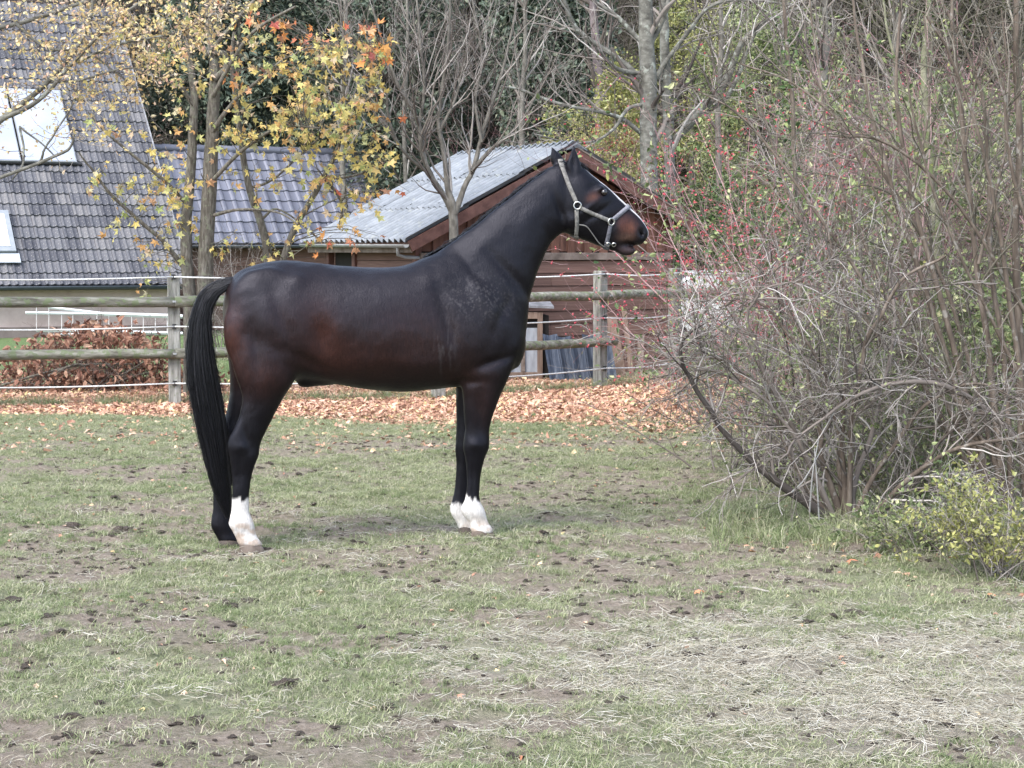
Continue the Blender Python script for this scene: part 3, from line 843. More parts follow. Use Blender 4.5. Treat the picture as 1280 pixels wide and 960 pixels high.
for i in range(230):                       # loose strands at the inner edge and the outer edge
    sgn = 1 if i % 3 else -1
    t0 = rng.uniform(.15, .6); t1 = t0 + rng.uniform(.12, .3); w = rng.uniform(.02, .45)
    pts = [tail_pt(min(1, t0 + (t1 - t0) * s), -sgn * (.95 + w * s * s), rng.uniform(-.2, .2) * 0 + .3) for s in np.linspace(0, 1, 8)]
    tl.add(*tubes(np.array(pts), np.linspace(.0016, .0006, 8), 3))
tl.obj('tail', m_mane, horse)
# ---------------- halter: straps laid over the real surface
from mathutils.bvhtree import BVHTree
bvh = BVHTree.FromPolygons([tuple(v) for v in V], [tuple(int(i) for i in f) for q in QF for f in q])
m_strap = MAT('grey_webbing', [(0.3, (.11, .105, .098)), (.7, (.195, .187, .172))], scale=60, rough=.85, bump=.4, bscale=300, bdist=.002)
m_strapd = MAT('dark_grey_webbing', [(0.3, (.06, .06, .07)), (.7, (.13, .13, .15))], scale=60, rough=.8, bump=.4, bscale=300, bdist=.002)
m_steel = MAT('halter_steel', [(0, (.30, .30, .29)), (1, (.55, .54, .52))], rough=.35, metal=1.0)
def wrap(pix, lat_hint, off=.007):
    out = []
    for (u, v) in pix:
        q = H(u, v, lat_hint)
        hit = bvh.ray_cast(Vector(H(u, v, .6)), Vector(H(u, v, -.6) - H(u, v, .6)).normalized())
        if hit[0] is not None:
            out.append(np.array(hit[0]) + np.array(hit[1]) * off)
        else:
            nr = bvh.find_nearest(Vector(q)); out.append(np.array(nr[0]) + np.array(nr[1]) * off)
    return np.array(out)
def ribbon(P, wid, th, nrml):
    """flat strap along P; wid along the surface, th outwards"""
    P = np.asarray(P); n = len(P); T = nrm(np.gradient(P, axis=0)); Nn = nrm(nrml - T * np.sum(nrml * T, 1, keepdims=True)); B = np.cross(T, Nn)
    rings = [np.array([P[i] + B[i] * wid / 2 + Nn[i] * th, P[i] - B[i] * wid / 2 + Nn[i] * th, P[i] - B[i] * wid / 2 - Nn[i] * th, P[i] + B[i] * wid / 2 - Nn[i] * th]) for i in range(n)]
    return loft(rings)
def surf_n(P):
    return np.array([np.array(bvh.find_nearest(Vector(p))[1]) for p in P])
hal = []
def strap(pix, n=14, w=.025, m=None, lat=.1):
    px = cr(np.array(pix, float), n) if len(pix) > 2 else np.linspace(pix[0], pix[1], n)
    P = wrap(px, lat); P = P.copy()
    for _ in range(3): P[1:-1] = P[1:-1] * .5 + (P[:-2] + P[2:]) * .25
    hal.append((ribbon(P, w, .003, surf_n(P)), m or m_strap)); return P
def over(pa, fwd, pb_lat, n=9):
    """strap closed round the far side through an outline pixel pa (a list of pixels, near to far) """
    pass
p1 = strap([(702.5, 210), (712, 233), (721, 254)]); p2 = strap([(724, 259), (743, 268), (762, 276)], w=.023)
p3 = strap([(765, 275), (776, 266), (785.5, 258.5)], w=.026, m=MAT('grey_blue_webbing', [(0.3, (.13, .13, .15)), (.7, (.22, .22, .25))], scale=60, rough=.8)); p4 = strap([(762.5, 282), (760.5, 293), (758, 304)], w=.024, m=m_strapd); p5 = strap([(721, 262), (720.8, 278), (720.5, 294)], w=.024)
# far side: mirror of each strap through the head's own middle
def mirror(P):
    u, v, _ = proj(P); L = (P - HP0) @ HN
    m = np.array([hlat(x) for x in u]); return P - HN[None] * (2 * (L - m))[:, None]
hroot = obj('halter', *hal[0][0], hal[0][1], horse)
for (g, m) in hal[1:]: obj('strap', *g, m, hroot)
for P, w in ((p1, .03), (p2, .026), (p3, .03), (p4, .027), (p5, .028)):
    Q = mirror(P); obj('strap', *ribbon(Q, w, .003, surf_n(Q)), m_strap, hroot)
def joinup(P, k, push, w, m):
    A = P[k]; B = mirror(P)[k]; c = (A + B) / 2; n = 9
    pts = []
    for s in np.linspace(0, PI, n):
        q = c + (A - c) * math.cos(s) + push * math.sin(s)
        nr = bvh.find_nearest(Vector(q)); pts.append(np.array(nr[0]) + np.array(nr[1]) * .006)
    pts = np.array(pts); pts[0] = A; pts[-1] = B
    obj('strap', *ribbon(pts, w, .003, surf_n(pts)), m, hroot)
joinup(p1, 0, UPZ * .05, .03, m_strap); joinup(p3, -1, (HG + UPZ) * .05, .03, m_strap); joinup(p4, -1, -UPZ * .05 + HG * .01, .027, m_strapd); joinup(p5, -1, -UPZ * .04, .028, m_strap)
def torus(c, R, r, ax, n=18, k=6):
    ax = nrm(ax); a = nrm(np.cross(ax, [0.2, 0, 1])); b = np.cross(ax, a); V = []; F = []
    for i in range(n):
        t = 2 * PI * i / n; d = a * math.cos(t) + b * math.sin(t)
        for j in range(k):
            s = 2 * PI * j / k; V.append(c + d * (R + r * math.cos(s)) + ax * r * math.sin(s))
            F.append([i * k + j, i * k + (j + 1) % k, ((i + 1) % n) * k + (j + 1) % k, ((i + 1) % n) * k + j])
    return np.array(V), np.array(F)
for (u, v, R) in ((722, 257, .022), (763, 277, .021)):
    c = wrap([(u, v)], .1, .011)[0]; nn = surf_n([c])[0]
    obj('ring', *torus(c, R, .0055, nn), m_steel, hroot, smooth=True)
    obj('ring', *torus(mirror(c[None])[0], R, .0055, nn - 2 * HN * (nn @ HN)), m_steel, hroot, smooth=True)
for (u, v) in ((760, 304.5), (767, 305)):
    c = wrap([(u, v)], .04, .010)[0]; obj('buckle', *torus(c, .012, .0035, surf_n([c])[0], 10, 5), m_steel, hroot)
lp = np.array([H(724, 281, .13), H(733, 283, .13), H(741, 293, .115), H(749, 304, .10), H(756, 309, .07)])
obj('cord', *tubes(cr(lp, 14), np.full(14, .0035), 5), m_strap, hroot)

# ================================================================== FENCE
m_post = MAT('weathered_post', [(0.25, (.12, .115, .10)), (.5, (.24, .23, .205)), (.8, (.36, .35, .32))], scale=9, rough=.9, bump=.5, bscale=26, stretch=(3, 3, .35), jitter=.12, spots=(22, .58, (.17, .19, .12), .6))
m_rail = MAT('mossy_rail', [(0.25, (.075, .07, .055)), (.5, (.16, .155, .125)), (.8, (.27, .265, .225))], scale=7, rough=.92, bump=.6, bscale=22, stretch=(.35, 3, 3), jitter=.1, spots=(14, .52, (.12, .15, .075), .75))
m_tape = MAT('white_electric_tape', [(0.3, (.55, .55, .53)), (.7, (.75, .75, .73))], scale=50, rough=.6)
m_black = MAT('black_plastic', [(0, (.015, .015, .015)), (1, (.03, .03, .03))], rough=.5)
m_bolt = MAT('galvanised_bolt', [(0, (.35, .35, .34)), (1, (.5, .5, .5))], rough=.5, metal=.8)
posts = [(-6.95, 21.3), (-3.84, 21.8), (-0.87, 22.6), (1.13, 24.6), (2.21, 26.1), (4.0, 28.2), (6.2, 30.4)]
fence = thing('paddock_fence', 'weathered wooden post and rail fence with white electric tape strands behind the horse', 'fence', (-0.87, 22.6, float(gz(-.87, 22.6))))
for i, (x, y) in enumerate(posts):
    z0 = float(gz(x, y)) - .25
    hgt = [1.47, 1.47, 1.46, 1.50, 1.52, 1.5, 1.5][i]
    n = posts[min(i + 1, 6)]; p = posts[max(i - 1, 0)]
    d = nrm([n[0] - p[0], n[1] - p[1], 0]); nn = np.array([d[1], -d[0], 0])
    w = .068
    V_, F_ = bev_box([x, y, (z0 + hgt) / 2], d * w, nn * w, [0, 0, (hgt - z0) / 2], .008)
    V_[:, :2] += (fbm(V_[:, 2] * 3 + i, V_[:, 2] * 0 + i) - .5)[:, None] * .01
    pst = obj('post', V_, F_, m_post, fence)
    for z in (1.46, .90, .255):
        Vb, Fb = box_c(np.array([x, y, z]) + nn * (w + .012), d * .022, nn * .012, [0, 0, .028])[:, :], BOXF
        obj('insulator', Vb, Fb, m_black, pst)
for i in range(len(posts) - 1):
    (x0, y0), (x1, y1) = posts[i], posts[i + 1]
    d = nrm([x1 - x0, y1 - y0, 0]); nn = np.array([d[1], -d[0], 0])
    for z, r in ((1.185, .060), (.595, .058)):
        if i == 3 and z < 1: continue
        e = .17 if (z < 1 and i == 2) else 0.02
        A = np.array([x0, y0, z]) + nn * (.068 + r * .8) - d * .0; B = np.array([x1, y1, z]) + nn * (.068 + r * .8) + d * e
        K = 14; t = np.linspace(0, 1, K)[:, None]; P = A * (1 - t) + B * t
        P[:, 2] += (fbm(t[:, 0] * 3 + i * 5 + z * 9, t[:, 0] * 0) - .5) * .03
        R = r * (1 + (fbm(t[:, 0] * 9 + i * 7, t[:, 0] * 0 + z) - .5) * .16) * np.linspace(1.04, .94, K)
        Vr, Fr = tubes(P, R, 12)
        cA, cB = len(Vr), len(Vr) + 1
        Vr = np.vstack([Vr, P[0], P[-1]])
        T3 = np.array([[cA, (j + 1) % 12, j] for j in range(12)] + [[cB, (K - 1) * 12 + j, (K - 1) * 12 + (j + 1) % 12] for j in range(12)])
        rl = obj('rail', Vr, [Fr, T3], m_rail, fence, smooth=True)
        for (x, y) in ((x0, y0), (x1, y1)):
            c = np.array([x, y, z]) + nn * (.068 + r * 1.82)
            obj('bolt', box_c(c, d * .010, nn * .006, [0, 0, .010]), BOXF, m_bolt, rl)
for z in (1.46, .90, .255):
    for i in range(len(posts) - 1):
        (x0, y0), (x1, y1) = posts[i], posts[i + 1]
        d = nrm([x1 - x0, y1 - y0, 0]); nn = np.array([d[1], -d[0], 0])
        A = np.array([x0, y0, z]) + nn * .096; B = np.array([x1, y1, z]) + nn * .096
        t = np.linspace(0, 1, 9)[:, None]; P = A * (1 - t) + B * t; P[:, 2] -= .03 * np.sin(t[:, 0] * PI) + (.05 if (z > 1.4 and False) else 0)
        rings = [np.array([p + [0, 0, .0095], p + nn * .0025, p - [0, 0, .0095], p - nn * .0025]) for p in P]
        obj('tape', *loft(rings), m_tape, fence)

# ================================================================== SHED
TH = math.radians(30)
se = np.array([math.cos(TH), math.sin(TH), 0]); su = np.array([-math.sin(TH), math.cos(TH), 0])
SF = np.array([.9, 27.0, 0.0]); SAP = 3.18; SSL = .494; SL = 3.42; WL, WR = 2.65, 2.06
def SH(a, u, z): return SF + se * a + su * u + np.array([0, 0, z])
shed = thing('wooden_shed', 'brown wooden shed with pale corrugated roof behind the fence and the horse', 'shed', SH(0, 1.7, 0))
m_plank = MAT('brown_stained_plank', [(0.2, (.115, .064, .050)), (.5, (.155, .088, .070)), (.8, (.20, .12, .096))], scale=2, rough=.8, stretch=(1, 1, 36), jitter=.22)
m_plankv = MAT('brown_stained_board', [(0.2, (.06, .026, .018)), (.5, (.12, .056, .038)), (.8, (.18, .088, .062))], scale=5, rough=.75, bump=.35, bscale=30, stretch=(3, 3, .3), jitter=.25)
m_fascia = MAT('red_brown_fascia', [(0.2, (.075, .033, .026)), (.8, (.17, .085, .068))], scale=6, rough=.7, bump=.2, bscale=25, jitter=.1)
m_ledge = MAT('grey_brown_ledge', [(0.2, (.10, .075, .06)), (.8, (.24, .19, .16))], scale=6, rough=.85, jitter=.1)
m_dark = MAT('dark_interior', [(0, (.012, .010, .009)), (1, (.025, .02, .018))], rough=.9)
m_corr = MAT('pale_fibre_cement', [(0.2, (.135, .145, .155)), (.5, (.18, .195, .21)), (.8, (.245, .26, .275))], scale=4, rough=.42, spec=.55, bump=.12, bscale=40, jitter=.08, spots=(9, .6, (.28, .29, .26), .5))
m_gut = MAT('grey_gutter', [(0, (.16, .165, .16)), (1, (.30, .30, .29))], scale=5, rough=.5)
OV = .30
def wall_top(a): return SAP - .10 - SSL * abs(a)
aL, aR = -2.33, 1.78
# inner core so that nothing shows through the joints
core = MB()
c0 = [SH(aL + .04, OV + .05, 0), SH(aR - .04, OV + .05, 0), SH(aR - .04, OV + .05, wall_top(aR) - .02), SH(0, OV + .05, wall_top(0) - .02), SH(aL + .04, OV + .05, wall_top(aL) - .02)]
c1 = [p + su * (SL - 2 * OV - .1) for p in c0]
Vc = np.array(c0 + c1)
obj('wall_core', Vc, [np.array([[0, 1, 2, 3, 4]]), np.array([[9, 8, 7, 6, 5]]), np.array([[i, i + 5, (i + 1) % 5 + 5, (i + 1) % 5] for i in range(5)])], m_dark, shed)
# lower horizontal weatherboards of the gable wall
zb = .02; k = 0
while zb < 1.60:
    h = .178
    a = aL
    cuts = [aL, aL + 1.55 + .9 * (k % 2) * .6, aR]
    for c_a, c_b in zip(cuts[:-1], cuts[1:]):
        if c_b - c_a < .1: continue
        V_ = box_v(SH(c_a + .003, OV - .012, zb), se * (c_b - c_a - .006), su * .03, [0, 0, h - .007])
        V_[:4] -= su * .016                      # lapped: the lower edge stands out
        V_ += su * rng.normal() * .002
        obj('plank', V_, BOXF, m_plank, shed)
    zb += h; k += 1
zl = zb
obj('ledge_board', *bev_box(SH((aL + aR) / 2, OV - .035, zl + .055), se * ((aR - aL) / 2), su * .03, [0, 0, .052]), m_ledge, shed)
# upper vertical boards with proud battens
pitch = .27; a = aL; k = 0
while a < aR - .02:
    b_ = min(a + pitch, aR)
    zt0, zt1 = wall_top(a), wall_top(b_)
    z0 = zl + .125
    if max(zt0, zt1) > z0 + .02:
        V_ = box_v(SH(a + .004, OV, z0), se * (b_ - a - .008), su * .022, [0, 0, 1.0])
        for i in (4, 7): V_[i, 2] = max(zt0, z0 + .01)
        for i in (5, 6): V_[i, 2] = max(zt1, z0 + .01)
        obj('board', V_, BOXF, m_plankv, shed)
        aa = a + pitch - .065
        if aa + .13 < aR and wall_top(aa) > z0 + .1:
            V_ = box_v(SH(aa, OV - .024, z0 - .045), se * .13, su * .022, [0, 0, 1.0])
            for i in (4, 7): V_[i, 2] = wall_top(aa) - .004
            for i in (5, 6): V_[i, 2] = wall_top(aa + .13) - .004
            obj('batten', V_, BOXF, m_plankv, shed)
    a += pitch; k += 1
# left side wall (horizontal boards), corner posts, top beam
zb = .02
ue = wall_top(aL) - .06
while zb < ue - .05:
    h = min(.178, ue - zb)
    V_ = box_v(SH(aL - .012, OV + .06, zb), su * (SL - 2 * OV - .95), se * .03, [0, 0, h - .007]); V_[:4] -= se * .014
    V_ = V_[[0, 3, 2, 1, 4, 7, 6, 5]]
    obj('plank', V_, BOXF, m_plank, shed); zb += h
for (a, u) in ((aL - .01, OV), (aR + .01, OV), (aL - .01, SL - OV - .9), (aL - .01, SL - OV), (aR, SL - OV)):
    obj('corner_post', *bev_box(SH(a, u + .03, wall_top(a) / 2 - .01), se * .05, su * .05, [0, 0, wall_top(a) / 2 - .03]), m_fascia, shed)
# roof: corrugated sheets laid in rows
def corr_sheet(p, ax, wid, ay, ln, nw, amp, up):
    n = nw * 6 + 1; t = np.linspace(0, 1, n)
    off = (np.cos(t * nw * 2 * PI) * amp)[:, None] * up
    A = p + t[:, None] * ax * wid + off; B = A + ay * ln
    A2 = A - up * .008; B2 = B - up * .008
    V = np.concatenate([A, B, A2, B2]); i = np.arange(n - 1)
    F = np.concatenate([np.stack([i, i + 1, n + i + 1, n + i], -1), np.stack([2 * n + i, 3 * n + i, 3 * n + i + 1, 2 * n + i + 1], -1), np.stack([i, 2 * n + i, 2 * n + i + 1, i + 1], -1)])
    return V, F
dl = nrm(-se + np.array([0, 0, -SSL])); upl = nrm(np.cross(su, dl)); upl = upl if upl[2] > 0 else -upl
dr = nrm(se + np.array([0, 0, -SSL])); upr = nrm(np.array([dr[2] * 0, 0, 0]) + np.cross(dr, su)); upr = upr if upr[2] > 0 else -upr
def roof_side(dn, up, ln, rows, cols):
    w = SL / cols; rl = ln / rows
    for r in range(rows):
        for c in range(cols):
            p = SH(0, 0, SAP) + dn * ((r + 1) * rl) + su * (w * c) + up * (.028 + .020 * (rows - 1 - r) + rng.normal() * .002)
            V_, F_ = corr_sheet(p, su, w - .004, -dn, rl + .10, 5, .030, up)
            o = obj('roof_sheet', V_, F_, m_corr, shed, smooth=False)
            if r < 2 and dn is dl:
                pass
            Vf = MB()
            for q in range(5):
                cpt = p + su * (w * (q + .02) + w / 5 * 0.0 + .004) - dn * .10 + up * .030
                Vf.add(box_c(cpt, su * .012, dn * .012, up * .008), BOXF)
            Vf.obj('roof_screws', m_bolt, o, kind='stuff')
roof_side(dl, upl, WL * math.sqrt(1 + SSL ** 2), 3, 4)
roof_side(dr, upr, WR * math.sqrt(1 + SSL ** 2), 2, 4)
obj('ridge_cap', *loft([np.array([SH(0, u, SAP) + q for q in (dl * .16 + upl * .062, np.array([0, 0, .085]), dr * .16 + upr * .062, dr * .16 + upr * .05, np.array([0, 0, .07]), dl * .16 + upl * .05)]) for u in (-.02, SL + .02)]), m_corr, shed)
for dn, up, ln in ((dl, upl, WL * math.sqrt(1 + SSL ** 2)), (dr, upr, WR * math.sqrt(1 + SSL ** 2))):
    for u0 in (-.012, SL - .018):
        V_ = box_v(SH(0, u0, SAP) - up * .145, dn * (ln - .01), su * .030, up * .150)
        obj('barge_board', V_, BOXF, m_fascia, shed)
    V_ = box_v(SH(0, .02, SAP) - up * .05, dn * (ln - .03), su * (SL - .04), up * .03)
    obj('soffit', V_, BOXF, m_plank, shed)
    for q in range(5):
        pass
# trim line of pale wood on the top of the right barge board
obj('edge_strip', box_v(SH(0, -.02, SAP) + upr * .008, dr * (WR * math.sqrt(1 + SSL ** 2)), su * .05, upr * .02), BOXF, m_ledge, shed)
# eave board, half-round gutter and its outlet pipe
ez = SAP - SSL * WL
obj('fascia_board', box_v(SH(-WL + .06, .02, ez - .14), su * (SL - .05), se * .025, [0, 0, .13]), BOXF, m_ledge, shed)
def half_gutter(A, B, r, side, m, parent, name='gutter'):
    A = np.asarray(A, float); B = np.asarray(B, float); V = []; n = 9
    for P in (A, B):
        for rr in (r, r - .008):
            for k in range(n):
                t = PI * k / (n - 1); V.append(P + side * rr * math.cos(t) - np.array([0, 0, rr * math.sin(t)]))
    V = np.array(V); F = []
    for k in range(n - 1):
        F += [[k, k + 1, 2 * n + k + 1, 2 * n + k], [n + k, 3 * n + k, 3 * n + k + 1, n + k + 1], [k, n + k, n + k + 1, k + 1], [2 * n + k, 2 * n + k + 1, 3 * n + k + 1, 3 * n + k]]
    F += [[0, 2 * n, 3 * n, n], [n - 1, 2 * n - 1, 4 * n - 1, 3 * n - 1]]
    return obj(name, V, np.array(F), m, parent)
half_gutter(SH(-WL - .02, .0, ez - .03), SH(-WL - .02, SL, ez - .01), .05, se, m_gut, shed)
pp = np.array([SH(-WL - .02, .25, ez - .07), SH(-WL - .01, .26, ez - .17), SH(-WL + .1, .28, ez - .20), SH(-WL + .75, .30 - .03, ez - .23), SH(-WL + .78, .26, ez - .35), SH(-WL + .78, .26, .1)])
obj('downpipe', *tubes(pp, np.full(6, .024), 8), MAT('pale_grey_pipe', [(0, (.20, .20, .20)), (1, (.30, .30, .30))], rough=.5), shed)

# ---- things leaning on or standing by the shed
m_pale = MAT('pale_plywood', [(0.2, (.22, .23, .25)), (.6, (.38, .40, .43)), (1, (.52, .53, .56))], scale=4, rough=.8, stretch=(2, 2, .5), spots=(7, .62, (.10, .22, .42), .7))
m_tan = MAT('orange_brown_timber', [(0.2, (.12, .08, .06)), (.8, (.24, .17, .13))], scale=8, rough=.85, stretch=(3, 3, .4), jitter=.2)
m_sheetbl = MAT('blue_grey_roof_sheet', [(0.2, (.035, .045, .065)), (.5, (.055, .068, .095)), (.85, (.085, .10, .13))], scale=7, rough=.5, bump=.15, bscale=40, stretch=(4, 4, .6), jitter=.25)
m_felt = MAT('grey_roof_felt', [(0.2, (.13, .13, .135)), (.8, (.30, .30, .31))], scale=9, rough=.8)
hu0 = W(632, 478, 26.0); hu0[2] = 0
he = nrm([1, .1, 0]); hd_ = np.array([-he[1], he[0], 0])
hutch = thing('garden_hutch', 'small wooden hutch with orange frame and grey lid beside the shed', 'hutch', hu0 + he * .3)
def hbx(n, x, y, z, a, b, c, m): obj(n, *bev_box(hu0 + he * x + hd_ * y + np.array([0, 0, z]), he * a, hd_ * b, [0, 0, c], .004), m, hutch)
for x in (.03, .47): hbx('frame_post', x, 0, .47, .035, .03, .45, m_tan)
hbx('frame_rail', .25, 0, .88, .185, .028, .045, m_tan); hbx('frame_rail', .25, 0, .07, .185, .028, .04, m_tan)
hbx('frame_post', .24, .012, .34, .028, .02, .225, m_ledge)
hbx('front_panel', .25, .045, .37, .19, .012, .34, m_pale); hbx('dark_opening', .25, .06, .76, .19, .012, .07, m_dark)  # opening is a solid near-black sheet, interior shade put into its colour
hbx('side_panel', .55, .3, .46, .045, .26, .42, m_dark); hbx('back_panel', .28, .6, .46, .25, .012, .42, m_dark)
V_ = box_c(hu0 + he * .28 + hd_ * .28 + np.array([0, 0, .99]), he * .37, hd_ * .36, [0, 0, .015]); V_[[2, 3, 6, 7], 2] += .10; V_[[0, 3, 4, 7], 2] += .03
obj('lid', V_, BOXF, m_felt, hutch)
sheets = thing('corrugated_sheets', 'dark blue grey corrugated sheets leaning against the shed behind the fence post', 'roof sheets', W(722, 478, 25.9) * [1, 1, 0])
for k in range(5):
    x0 = W(687 + k * 16.5, 478, 25.75); x0[2] = .0
    lean = nrm([.0 - .16, .30, 1.0])
    V_, F_ = corr_sheet(x0 + [0, .015 * (k % 2), 0], nrm([1, .12, 0]), .20, lean, .66 - .03 * (k % 3), 1, .042, nrm([.12, -1, .3]))
    obj('sheet', V_, F_, m_sheetbl, sheets)
pl = thing('leaning_boards', 'rough tan boards leaning by the shed right of the fence post', 'boards', W(778, 478, 26.3) * [1, 1, 0])
for k, (u0, u1, w, hh) in enumerate([(764, 760, .10, .72), (777, 768, .14, .85), (790, 783, .07, .95), (799, 802, .09, .6), (757, 757, .06, .5)]):
    A = W(u0, 478, 26.2 + .03 * k) * [1, 1, 0]; B = A + np.array([(u1 - u0) / 92 * 1.3, .25, hh])
    ay = nrm(B - A)
    obj('board', *bev_box((A + B) / 2, np.array([w / 2, 0, 0]), np.array([0, .012, -.003]), ay * np.linalg.norm(B - A) / 2, .003), m_tan if k < 3 else m_ledge, pl)

# ================================================================== HOUSE WITH TILED ROOF (left)
TH2 = math.radians(25)
qe = np.array([math.cos(TH2), math.sin(TH2), 0]); qu = np.array([-math.sin(TH2), math.cos(TH2), 0])
m_tile = MAT('grey_roof_tile', [(0, (.055, .056, .066)), (.35, (.080, .081, .092)), (.7, (.105, .105, .115)), (1, (.145, .14, .142))], src='object', scale=18, rough=.8, bump=.4, bscale=50, bdist=.006, jitter=.3, spots=(30, .60, (.40, .39, .35), .55))
m_tile_b = MAT('glazed_purple_tile', [(0, (.085, .09, .115)), (.5, (.115, .12, .15)), (1, (.15, .155, .19))], src='object', scale=14, rough=.38, spec=.6, jitter=.15)
def tile_mesh(name, w, ln, rolls, amp, mat, thick=.036):
    n = 6 * rolls + 1; t = np.linspace(0, 1, n)
    ph = (t * rolls) % 1.0
    z = amp * np.where(ph < .5, np.sin(ph * 2 * PI) * 1.0, -.25 * np.sin((ph - .5) * 2 * PI)); z[-1] = 0
    X = t * w
    A = np.stack([X, np.zeros(n), z + thick], -1)          # lower (visible) edge
    B = np.stack([X, np.full(n, ln), z + .004], -1)
    C = A - [0, 0, thick]
    V = np.concatenate([A, B, C]); i = np.arange(n - 1)
    F = np.concatenate([np.stack([i, i + 1, n + i + 1, n + i], -1), np.stack([2 * n + i, 2 * n + i + 1, i + 1, i], -1)])
    return mk_mesh(name, V, F, [mat]), V, F
def tiled_roof(parent, O, e, u, slope, length, rows, rowlen, tw, rolls, amp, mat, limit, skip=None, vis=None):
    """O: right end of the eave. Tiles run to the left (-e) and up the slope."""
    sd_ = nrm(u * math.cos(slope) + np.array([0, 0, math.sin(slope)])); nn = np.cross(e, sd_)
    me, TV, TF = tile_mesh('tile', tw * .985, rowlen + .05, rolls, amp, mat)
    Rm = np.stack([e, sd_, nn], -1); cells = []
    for r in range(rows):
        for c in range(int(length / tw)):
            p = O - e * (tw * (c + 1)) + sd_ * (rowlen * r)
            if skip and skip(tw * (c + 1), tw * c, rowlen * r): continue
            pu, pv, pz = proj(p + e * tw / 2 + sd_ * rowlen / 2)
            seen = -12 < pu < 1290 and -12 < pv < 965
            hid = 0 if vis is None else vis(pu, pv)
            cells.append((not seen, hid + pz * .01, p))
    order = sorted(range(len(cells)), key=lambda i: (cells[i][0], cells[i][1]))
    rest = MB()
    for n, i in enumerate(order):
        p = cells[i][2] + nn * rng.normal() * .003
        Rj = np.array(Matrix.Rotation(rng.normal() * .008, 3, 'Z') @ Matrix.Rotation(rng.normal() * .010, 3, 'X'))
        M = mat4(p, Rm @ Rj, 1)
        if n < limit and not cells[i][0]:
            inst('tile', me, parent, M)
        else:
            rest.add(TV @ M[:3, :3].T + p, TF)
    if rest.n:
        o = rest.obj('far_tiles', mat, parent); o['kind'] = 'stuff'
    return sd_, nn
SL1 = math.radians(45)
O1 = W(239, 355, 40.0)
house = thing('tiled_house', 'house with steep weathered grey tiled roof and pale solar panels at the left edge', 'house', O1 * [1, 1, 0] - qe * 3)
m_wall1 = MAT('dusky_pink_render', [(0.2, (.42, .325, .295)), (.8, (.54, .435, .40))], scale=3, rough=.9, bump=.15, bscale=30)
sd1 = nrm(qu * math.cos(SL1) + np.array([0, 0, math.sin(SL1)])); n1 = np.cross(qe, sd1)
def on_roof(u, v): return on_plane(u, v, O1 + n1 * .05, n1)
RL = 9.2; LEN = 8.4
ps = on_roof(97, 205) - O1; pa_br, ps_br = -ps @ qe, ps @ sd1
ps = on_roof(76, 115) - O1; pa_tr, ps_tr = -ps @ qe, ps @ sd1
sk = on_roof(21, 322) - O1; ska, sks0 = -sk @ qe, sk @ sd1
sks1 = (on_roof(9, 266) - O1) @ sd1
def skip1(a1, a0, s):
    if pa_br + .25 < a1 < pa_br + 3.3 and ps_br + .12 < s < ps_tr - .35: return True
    if ska - .05 < a0 < ska + .75 and sks0 - .2 < s < sks1 - .1: return True
    return False
tiled_roof(house, O1 - n1 * .02, qe, qu, SL1, LEN, 27, .335, .30, 2, .028, m_tile, 290, skip1)
# roof deck, side verge and walls
deck = np.array([O1 + n1 * -.03, O1 + n1 * -.03 - qe * LEN, O1 + n1 * -.03 - qe * LEN + sd1 * RL, O1 + n1 * -.03 + sd1 * RL])
deck2 = deck - n1 * .12
obj('roof_deck', np.vstack([deck, deck2]), np.array([[0, 3, 2, 1], [4, 5, 6, 7], [0, 1, 5, 4], [1, 2, 6, 5], [2, 3, 7, 6], [3, 0, 4, 7]]), m_dark, house)
obj('verge_board', box_v(O1 + qe * .0 - n1 * .16, qe * .03, sd1 * RL, n1 * .19), BOXF, m_felt, house)
wtop = float(O1[2]) - .06
wq = O1 * [1, 1, 0] + qu * .35
RH = RL * math.cos(SL1)
wv = [wq - qe * .15 + [0, 0, -.3], wq - qe * LEN + [0, 0, -.3], wq - qe * LEN + qu * (2 * RH - .7) + [0, 0, -.3], wq - qe * .15 + qu * (2 * RH - .7) + [0, 0, -.3]]
Vw = np.array(wv + [p + [0, 0, .3 + wtop] for p in wv] + [wq - qe * .15 + qu * (RH - .35) + [0, 0, O1[2] + RH - .25], wq - qe * LEN + qu * (RH - .35) + [0, 0, O1[2] + RH - .25]])
obj('wall', Vw, [np.array([[0, 4, 5, 1], [2, 6, 7, 3]]), np.array([[3, 7, 8, 4, 0], [1, 5, 9, 6, 2]]), np.array([[4, 8, 9, 5], [7, 6, 9, 8]])], m_wall1, house)
# the wall's lower course of darker rendered plinth
obj('plinth', box_v(wq - qe * LEN - qu * .03 + [0, 0, -.2], qe * (LEN - .15), qu * .03, [0, 0, .42]), BOXF, MAT('brown_plinth', [(0.2, (.17, .135, .12)), (.8, (.25, .205, .185))], scale=4, rough=.9), house)
m_gut2 = MAT('dark_blue_grey_gutter', [(0, (.045, .055, .065)), (1, (.09, .10, .115))], rough=.45)
half_gutter(O1 - qu * .05 + [0, 0, -.02], O1 - qu * .05 - qe * LEN + [0, 0, -.02], .075, -qu, m_gut2, house)
